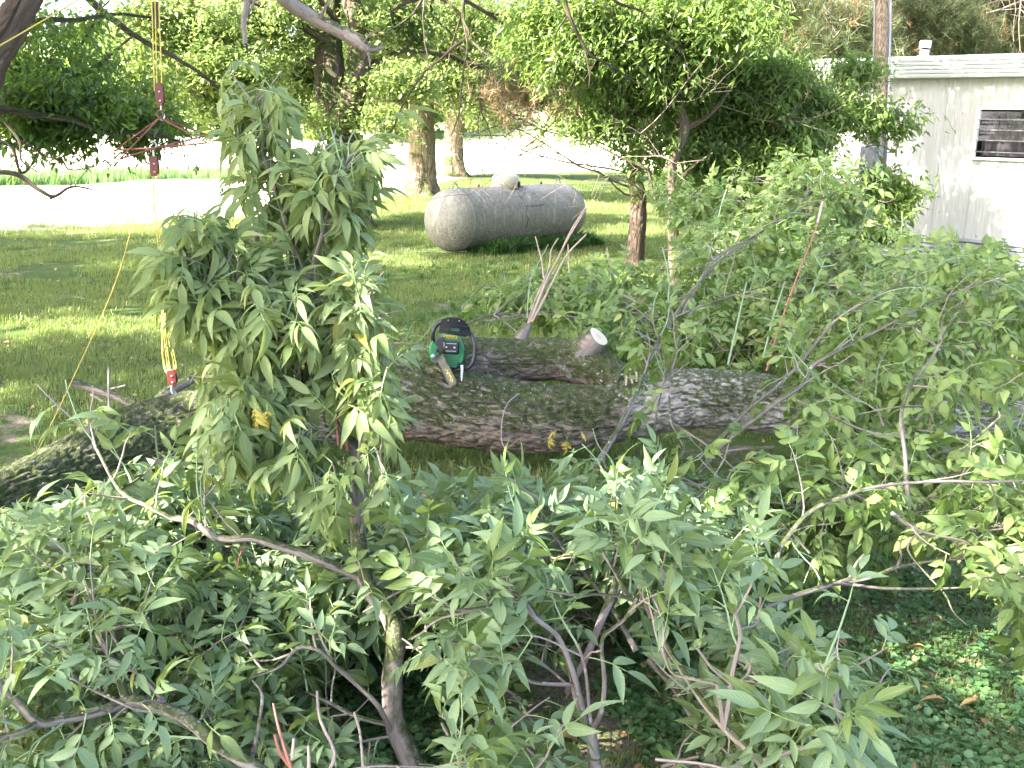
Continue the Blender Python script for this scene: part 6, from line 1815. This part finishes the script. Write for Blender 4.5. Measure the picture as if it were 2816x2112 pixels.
m5 = b.wood(pp([(1700, 1570, 2.9), (1680, 1640, 2.85), (1640, 1740, 2.8), (1600, 1830, 2.8), (1560, 1900, 2.85)]), .012, .010, n=16)
for p_, n_, t0 in ((m1, 6, .2), (m2, 6, .1), (m3, 4, .2), (m4_, 4, .3)):
    b.twigs_along(p_, n_, .17, 3, t0, 1., .9, .4, 1.0)
area_fill(b, [(1080, 1400, 1420, 1520, 2.9, 3.2), (1380, 1370, 1800, 1480, 2.9, 3.2), (1100, 1450, 1500, 1620, 2.8, 3.1), (1500, 1400, 1900, 1560, 2.9, 3.2), (860, 1420, 1120, 1600, 2.9, 3.2), (1750, 1450, 1980, 1560, 2.8, 3.1), (1650, 1380, 1950, 1450, 3.2, 3.5)], 56, .34, .0038, 3, 2, .16, 1.0, seed=6)
b.finish()
b = Branch("leafy_branch", "lower shaded layer of leafy branches beneath the central heap", "branch", P(1500, 1700, 3.3), LS_fg, 'fg2', M['leaf_fg'], 163, under=.5, droop=.35)
area_fill(b, [(900, 1450, 1500, 1600, 3.2, 3.6), (1450, 1450, 2000, 1640, 3.2, 3.6), (600, 1400, 1000, 1560, 3.2, 3.5)], 32, .34, .0038, 3, 2, .16, .95, seed=66)
b.finish()
yellow(b.root, [(1515, 1190, 2.2, -1.1, .5, 2), (1560, 1200, 3.3, -1.3, .55, 4), (1540, 1180, 1.1, -.3, .45, 0), (1590, 1180, 4.6, -.5, .4, 1)], 4.2)

# 8 right: long arching branches over the trunk
b = Branch("leafy_branch", "long brown arching branch sweeping up right over the grey end of the trunk", "branch", P(1950, 1260, 4.3), LS_right, 'right', M['leaf_right'], 171, under=.6, droop=.45)
m1 = b.wood(pp([(1920, 1300, 4.3), (1975, 1235, 4.3), (2050, 1170, 4.3), (2130, 1110, 4.3), (2210, 1055, 4.35), (2235, 1005, 4.4), (2290, 970, 4.4), (2400, 915, 4.5), (2535, 845, 4.5), (2650, 797, 4.55), (2760, 760, 4.6)]), .0135, .005, 'stem', n=50, sides=9)
m2 = b.wood(pp([(1960, 1230, 4.3), (2050, 1130, 4.4), (2140, 1060, 4.5), (2200, 1000, 4.6), (2300, 880, 4.7), (2420, 810, 4.7), (2560, 740, 4.8)]), .009, .004, n=30)
m3 = b.wood(pp([(2250, 1000, 4.4), (2370, 1050, 4.35), (2460, 1100, 4.3)]), .005, .003, n=12)
m4_ = b.wood(pp([(1640, 1280, 4.0), (1700, 1180, 4.1), (1750, 1080, 4.3), (1800, 960, 4.6), (1850, 860, 4.8)]), .012, .006, n=20)
m5 = b.wood(pp([(2000, 1240, 4.2), (2070, 1232, 4.2), (2130, 1230, 4.2)]), .008, .007, n=8)
for p_, n_, t0 in ((m1, 12, .35), (m2, 10, .4), (m3, 3, .3), (m4_, 5, .4)):
    b.twigs_along(p_, n_, .22, 3, t0, 1., .9, .35, 1.0)
area_fill(b, [(2150, 780, 2500, 980, 4.6, 5.2), (2300, 780, 2700, 880, 4.8, 5.4), (2350, 780, 2600, 880, 4.8, 5.2)], 11, .4, .004, 3, 3, .2, 1.0, seed=7)
b.finish()
b = Branch("leafy_branch", "crooked grey branch with forked top standing up through the leaves at right", "branch", P(2500, 1300, 3.7), LS_right, 'right', M['leaf_right'], 181, under=.6, droop=.45)
m1 = b.wood(pp([(2500, 1400, 3.6), (2489, 1261, 3.65), (2478, 1150, 3.7), (2495, 1080, 3.75), (2525, 1030, 3.8), (2560, 985, 3.8), (2588, 935, 3.8), (2615, 885, 3.85), (2640, 855, 3.85), (2680, 840, 3.85)]), .0085, .0035, 'stem', n=44, sides=9)
b.wood(pp([(2588, 940, 3.8), (2590, 890, 3.8), (2605, 855, 3.8), (2655, 825, 3.8)]), .004, .003, n=10); b.wood(pp([(2575, 950, 3.8), (2540, 925, 3.8), (2510, 900, 3.8), (2535, 880, 3.8)]), .0035, .0025, n=10)
b.wood(pp([(2520, 1040, 3.8), (2570, 1035, 3.8), (2620, 1035, 3.8)]), .0035, .0025, n=8)
m2 = b.wood(pp([(2640, 1240, 3.6), (2690, 1200, 3.6), (2735, 1160, 3.6), (2750, 1145, 3.6), (2745, 1130, 3.6)]), .005, .003, n=10); b.wood(pp([(2748, 1146, 3.6), (2772, 1144, 3.6)]), .0035, .003, n=6)
area_fill(b, [(2250, 980, 2560, 1160, 3.9, 4.5), (2500, 900, 2816, 1080, 3.9, 4.5), (2450, 1100, 2830, 1300, 3.5, 3.9), (2600, 800, 2860, 960, 4.0, 4.6)], 25, .4, .004, 3, 3, .2, 1.0, seed=8)
b.finish()
b = Branch("leafy_branch", "leafy branches trailing over the near side of the trunk right of the yellow leaves", "branch", P(2100, 1330, 3.8), LS_right, 'right', M['leaf_right'], 191, under=.6, droop=.45)
m1 = b.wood(pp([(1800, 1420, 3.4), (1850, 1290, 3.6), (1880, 1230, 3.8), (1845, 1160, 3.9), (1840, 1090, 4.0)]), .006, .004, 'stem', n=18)
m2 = b.wood(pp([(1850, 1165, 3.9), (1930, 1215, 3.8), (1990, 1260, 3.7), (2020, 1290, 3.6)]), .005, .003, n=12)
m3 = b.wood(pp([(2190, 1100, 4.0), (2300, 1150, 3.9), (2400, 1190, 3.8), (2480, 1195, 3.8)]), .0045, .003, n=14)
area_fill(b, [(1780, 1300, 2100, 1400, 3.4, 3.8), (2050, 1270, 2500, 1380, 3.5, 3.9), (2350, 1150, 2500, 1240, 3.9, 4.3), (2000, 1350, 2250, 1480, 3.2, 3.6), (2450, 1280, 2816, 1420, 3.3, 3.8)], 34, .38, .004, 3, 2, .2, 1.0, seed=9)
b.finish()
b = Branch("leafy_branch", "low branch with pale sunlit leaves arching over the open ground at right", "branch", P(2140, 1515, 3.2), LS_right, 'right', M['leaf_right'], 201, under=.6, droop=.4)
m1 = b.wood(pp([(2135, 1540, 3.2), (2145, 1505, 3.2), (2181, 1456, 3.2), (2236, 1400, 3.2), (2314, 1368, 3.2), (2400, 1340, 3.2), (2560, 1325, 3.2), (2700, 1325, 3.2), (2830, 1320, 3.2)]), .008, .004, 'stem', n=40, sides=8)
m2 = b.wood(pp([(2450, 1410, 3.3), (2530, 1460, 3.3), (2640, 1485, 3.3), (2690, 1510, 3.3)]), .007, .004, n=14)
b.twigs_along(m1, 8, .2, 2, .3, 1., .9, .3, 1.0); b.twigs_along(m2, 3, .2, 3, .2, 1., .9, .3, 1.0)
area_fill(b, [(2660, 1330, 2860, 1480, 3.1, 3.4), (2780, 1480, 2880, 1660, 2.8, 3.1), (2720, 1360, 2880, 1540, 2.9, 3.2), (2250, 1380, 2500, 1440, 3.3, 3.6)], 20, .34, .004, 3, 2, .18, 1.05, seed=10)
b.finish()
b = Branch("bare_branch", "bare forked grey branch lying along the edge of the open ground at right", "branch", P(2103, 1667, 3.1), LS_right, 'right', M['leaf_right'], 203)
b.wood(pp([(2103, 1670, 3.15), (2180, 1640, 3.2), (2282, 1608, 3.25), (2330, 1600, 3.28), (2400, 1585, 3.3), (2475, 1557, 3.35), (2560, 1545, 3.4), (2673, 1534, 3.45)]), .010, .004, 'stem', n=36, sides=8)
b.wood(pp([(2290, 1608, 3.25), (2340, 1590, 3.2), (2380, 1580, 3.2)]), .006, .004, n=8); b.wood(pp([(2325, 1605, 3.27), (2440, 1618, 3.2), (2600, 1618, 3.2), (2700, 1612, 3.2)]), .005, .003, n=14)
b.wood(pp([(2470, 1556, 3.35), (2478, 1530, 3.3), (2474, 1505, 3.3)]), .005, .004, n=6); b.wood(pp([(2335, 1590, 3.3), (2355, 1550, 3.3), (2375, 1525, 3.3)]), .004, .003, n=8)
b.wood(pp([(2530, 1460, 3.3), (2502, 1490, 3.3), (2500, 1520, 3.3), (2550, 1580, 3.25), (2600, 1635, 3.2), (2620, 1680, 3.1), (2650, 1710, 3.0)]), .004, .0022, n=18)
b.finish()

# 9 brush pile behind the upper limb
b = Branch("brush_pile_branch", "leafy brush lying on the lawn behind the cut upper limb", "branch", G(1550, 900), LS_right, 'right', M['leaf_right'], 211, under=.55, droop=.4)
m1 = b.wood(pp([(1285, 890, 6.6), (1340, 868, 6.6), (1400, 862, 6.7), (1440, 870, 6.7)]), .012, .007, 'stem', n=14)
b.wood(pp([(1358, 865, 6.6), (1400, 830, 6.6), (1450, 805, 6.7)]), .008, .004, n=10); b.wood(pp([(1270, 850, 6.8), (1300, 815, 6.8), (1350, 770, 6.9)]), .005, .003, n=8); b.wood(pp([(1358, 865, 6.6), (1400, 895, 6.4), (1430, 920, 6.3)]), .006, .003, n=8)
b.wood(pp([(1690, 780, 7), (1685, 750, 7), (1672, 710, 7), (1670, 680, 7)]), .006, .004, n=8, mat=M['twig'])
b.wood(pp([(1700, 802, 6.8), (1730, 820, 6.8), (1780, 845, 6.7), (1830, 865, 6.6)]), .007, .004, n=8, mat=M['palestem'])
area_fill(b, [(1360, 800, 1720, 890, 6.3, 7.0), (1420, 770, 1760, 850, 6.6, 7.2), (1640, 850, 1850, 930, 6.0, 6.6), (1270, 890, 1500, 930, 6.1, 6.5)], 44, .5, .005, 4, 3, .2, 1.1, seed=11)
b.finish()
b = Branch("brush_pile_branch", "small pale leafed sprigs poking out behind the chainsaw", "branch", G(1150, 980), LS_right, 'right', M['leaf_right'], 213, under=.6, droop=.35)
area_fill(b, [(1080, 900, 1230, 1010, 5.8, 6.2), (1360, 1050, 1560, 1090, 5.6, 5.8)], 12, .4, .005, 3, 2, .18, 1.0, seed=12)
b.finish()

# 10 leafy shoots in front of limb: right of stub
b = Branch("leafy_branch", "pale green leafy shoots rising beside the white cut stub", "branch", P(1800, 1150, 4.6), LS_right, 'right', M['leaf_right'], 221, under=.65, droop=.4)
m1 = b.wood(pp([(1790, 1240, 4.4), (1810, 1120, 4.5), (1830, 1000, 4.6), (1800, 900, 4.7), (1790, 840, 4.7)]), .0055, .003, 'stem', n=18)
m2 = b.wood(pp([(1790, 1120, 4.5), (1850, 1010, 4.5), (1870, 930, 4.6), (1900, 850, 4.7)]), .0055, .003, n=14)
m3 = b.wood(pp([(1680, 1300, 4.2), (1660, 1260, 4.2), (1700, 1180, 4.3), (1710, 1130, 4.4)]), .0055, .003, n=12)
for p_, n_ in ((m1, 5), (m2, 6), (m3, 2)): b.twigs_along(p_, n_, .15, 2, .2, 1., .8, .3, .9)
b.finish()
# thin vine twig hanging over the log
v = thing("vine_twig", "thin brown vine twig looping over the front of the trunk below the chainsaw", "twig", P(1390, 1240, 4.9))
for pts, r0 in (([(1425, 1082, 5.1), (1395, 1110, 5.05), (1380, 1160, 5.0), (1380, 1215, 4.9), (1400, 1250, 4.8), (1412, 1310, 4.6)], .003), ([(1395, 1235, 4.85), (1430, 1205, 4.9), (1470, 1195, 4.95)], .0025)):
    wood(v, pp(pts), r0, .002, "stem", M['redshoot'] if r0 < .003 else M['twig'], jit=.004)

# 11 shrub and arching shoots in the middle right
b = Branch("leafy_shrub", "light green leafy thicket between the crooked box elder and the arching branches", "shrub", G(2150, 900), LS_right, 'shrubr', M['leaf_right'], 231, under=.5, droop=.4)
for pts, r0 in (([(1800, 980, 6.0), (1850, 880, 6.2), (1938, 756, 6.5), (2060, 660, 6.8), (2160, 600, 7.0), (2290, 530, 7.2)], .012), ([(1880, 860, 6.2), (1960, 720, 6.5), (2090, 640, 6.8), (2200, 560, 7), (2260, 470, 7.2)], .009), ([(1860, 870, 6.1), (1960, 830, 6.2), (2100, 790, 6.3), (2220, 795, 6.3)], .008), ([(1800, 900, 6.5), (1900, 760, 6.8), (1990, 690, 7), (2080, 650, 7)], .006)):
    p_ = b.wood(pp(pts), r0, .003, 'stem', n=30); b.twigs_along(p_, 9, .25, 3, .35, 1., .9, .3, 1.1)
area_fill(b, [(1900, 520, 2350, 700, 7.6, 8.6), (1880, 680, 2300, 850, 6.6, 7.4), (2120, 470, 2330, 600, 8.0, 8.8), (2250, 680, 2500, 800, 6.4, 7.2), (2480, 790, 2816, 850, 5.6, 6.0), (1900, 880, 2250, 980, 6.0, 6.5)], 78, .7, .006, 5, 3, .26, 1.15, seed=13)
b.finish()
# waxy shoots
for k, (pts, m_, lab) in enumerate((([(2002, 1004, 5.6), (2030, 880, 5.7), (2053, 775, 5.8)], 'shoot', "leftmost of the waxy blue green bare shoots behind the trunk"),
                        ([(2099, 985, 5.6), (2125, 880, 5.7), (2158, 775, 5.8)], 'shoot', "middle waxy blue green bare shoot behind the trunk"),
                        ([(2135, 1010, 5.6), (2190, 900, 5.6), (2235, 800, 5.7), (2269, 712, 5.7)], 'shoot', "longest waxy blue green bare shoot, forked at its tip"),
                        ([(2108, 1020, 5.5), (2150, 880, 5.5), (2200, 740, 5.6), (2240, 640, 5.6), (2262, 555, 5.7)], 'redshoot', "tall red brown bare shoot with a pale tip"),
                        ([(1960, 660, 7.2), (1985, 560, 7.3), (1998, 520, 7.4)], 'shoot', "short blue green shoot high in the thicket"),
                        ([(1838, 860, 6.5), (1838, 760, 6.6), (1822, 680, 6.7)], 'shoot', "thin pale green shoot before the crooked box elder stem"))):
    s = thing("bare_shoot", lab, "shoot", P(*pts[0]), "bare shoots standing behind the trunk")
    p = smooth_path(pp(pts), 18); mb = MB(); mb.tube(p, np.linspace(.0062 if k != 4 else .005, .0032, 18), 7); mb.build("stem", M[m_], s)
    if k == 2:
        for q in ((2240, 700), (2300, 728)):
            mb = MB(); mb.tube([P(2258, 735, 5.7), P(q[0], q[1], 5.7)], .004, 5); mb.build("fork", M['shoot'], s)
    if k == 3:
        mb = MB(); mb.tube([p[-4], p[-2], p[-1]], .0066, 7); mb.build("tip", M['palestem'], s)
b = Branch("leafy_branch", "deepest layer of cut leafy branches flat on the soil under all the others", "branch", P(1000, 1800, 3.4), LS_fg, 'fg', M['leaf_fg'], 165, under=.5, droop=.2)
area_fill(b, [(-60, 1500, 700, 1700, 3.4, 4.0), (-60, 1700, 650, 2100, 2.85, 3.3), (560, 1450, 1000, 1700, 3.5, 4.0), (1000, 1500, 1600, 1800, 3.2, 3.8), (1500, 1500, 2050, 1780, 3.2, 3.8), (600, 1700, 880, 1950, 3.1, 3.4)], 80, .36, .004, 3, 2, .16, 1.0, seed=67)
b.finish()
for b_ in BRANCHES: b_.make()
# larger fallen leaves at lower right
for k, (px, py, rz, s_, lab) in enumerate(((2600, 1930, 1.4, 1.0, "curled tan leaf on the ivy, nearest the right edge"), (2545, 1783, 1.2, .8, "long pale curled leaf on the grass at right"), (2690, 1930, 1.9, .85, "brown edged tan leaf beside the curled one"), (2590, 1705, .5, .7, "rust brown leaf on the open ground at right"), (1575, 1560 + 340, 2.5, .6, "dry brown leaf on bare soil at bottom centre"), (1350, 1945, .6, .7, "yellow brown leaf on bare soil by the grey stem"))):
    lg = leaflet_geo(.085 * s_, .032 * s_, .9, .25, 7, random.Random(k))
    me = np_mesh("fallen_leaf", lg[0], lg[2], [M['litter'] if k in (2, 3, 4) else M['leaf_yellow'] if k == 5 else M['litter']], lg[1])
    o = bpy.data.objects.new("fallen_leaf", me); COL.objects.link(o)
    q = G(px, py, .03); o.location = q; o.rotation_euler = (.1, .2, rz)
    tag(o, lab, "leaf", "large fallen leaves on the ground")
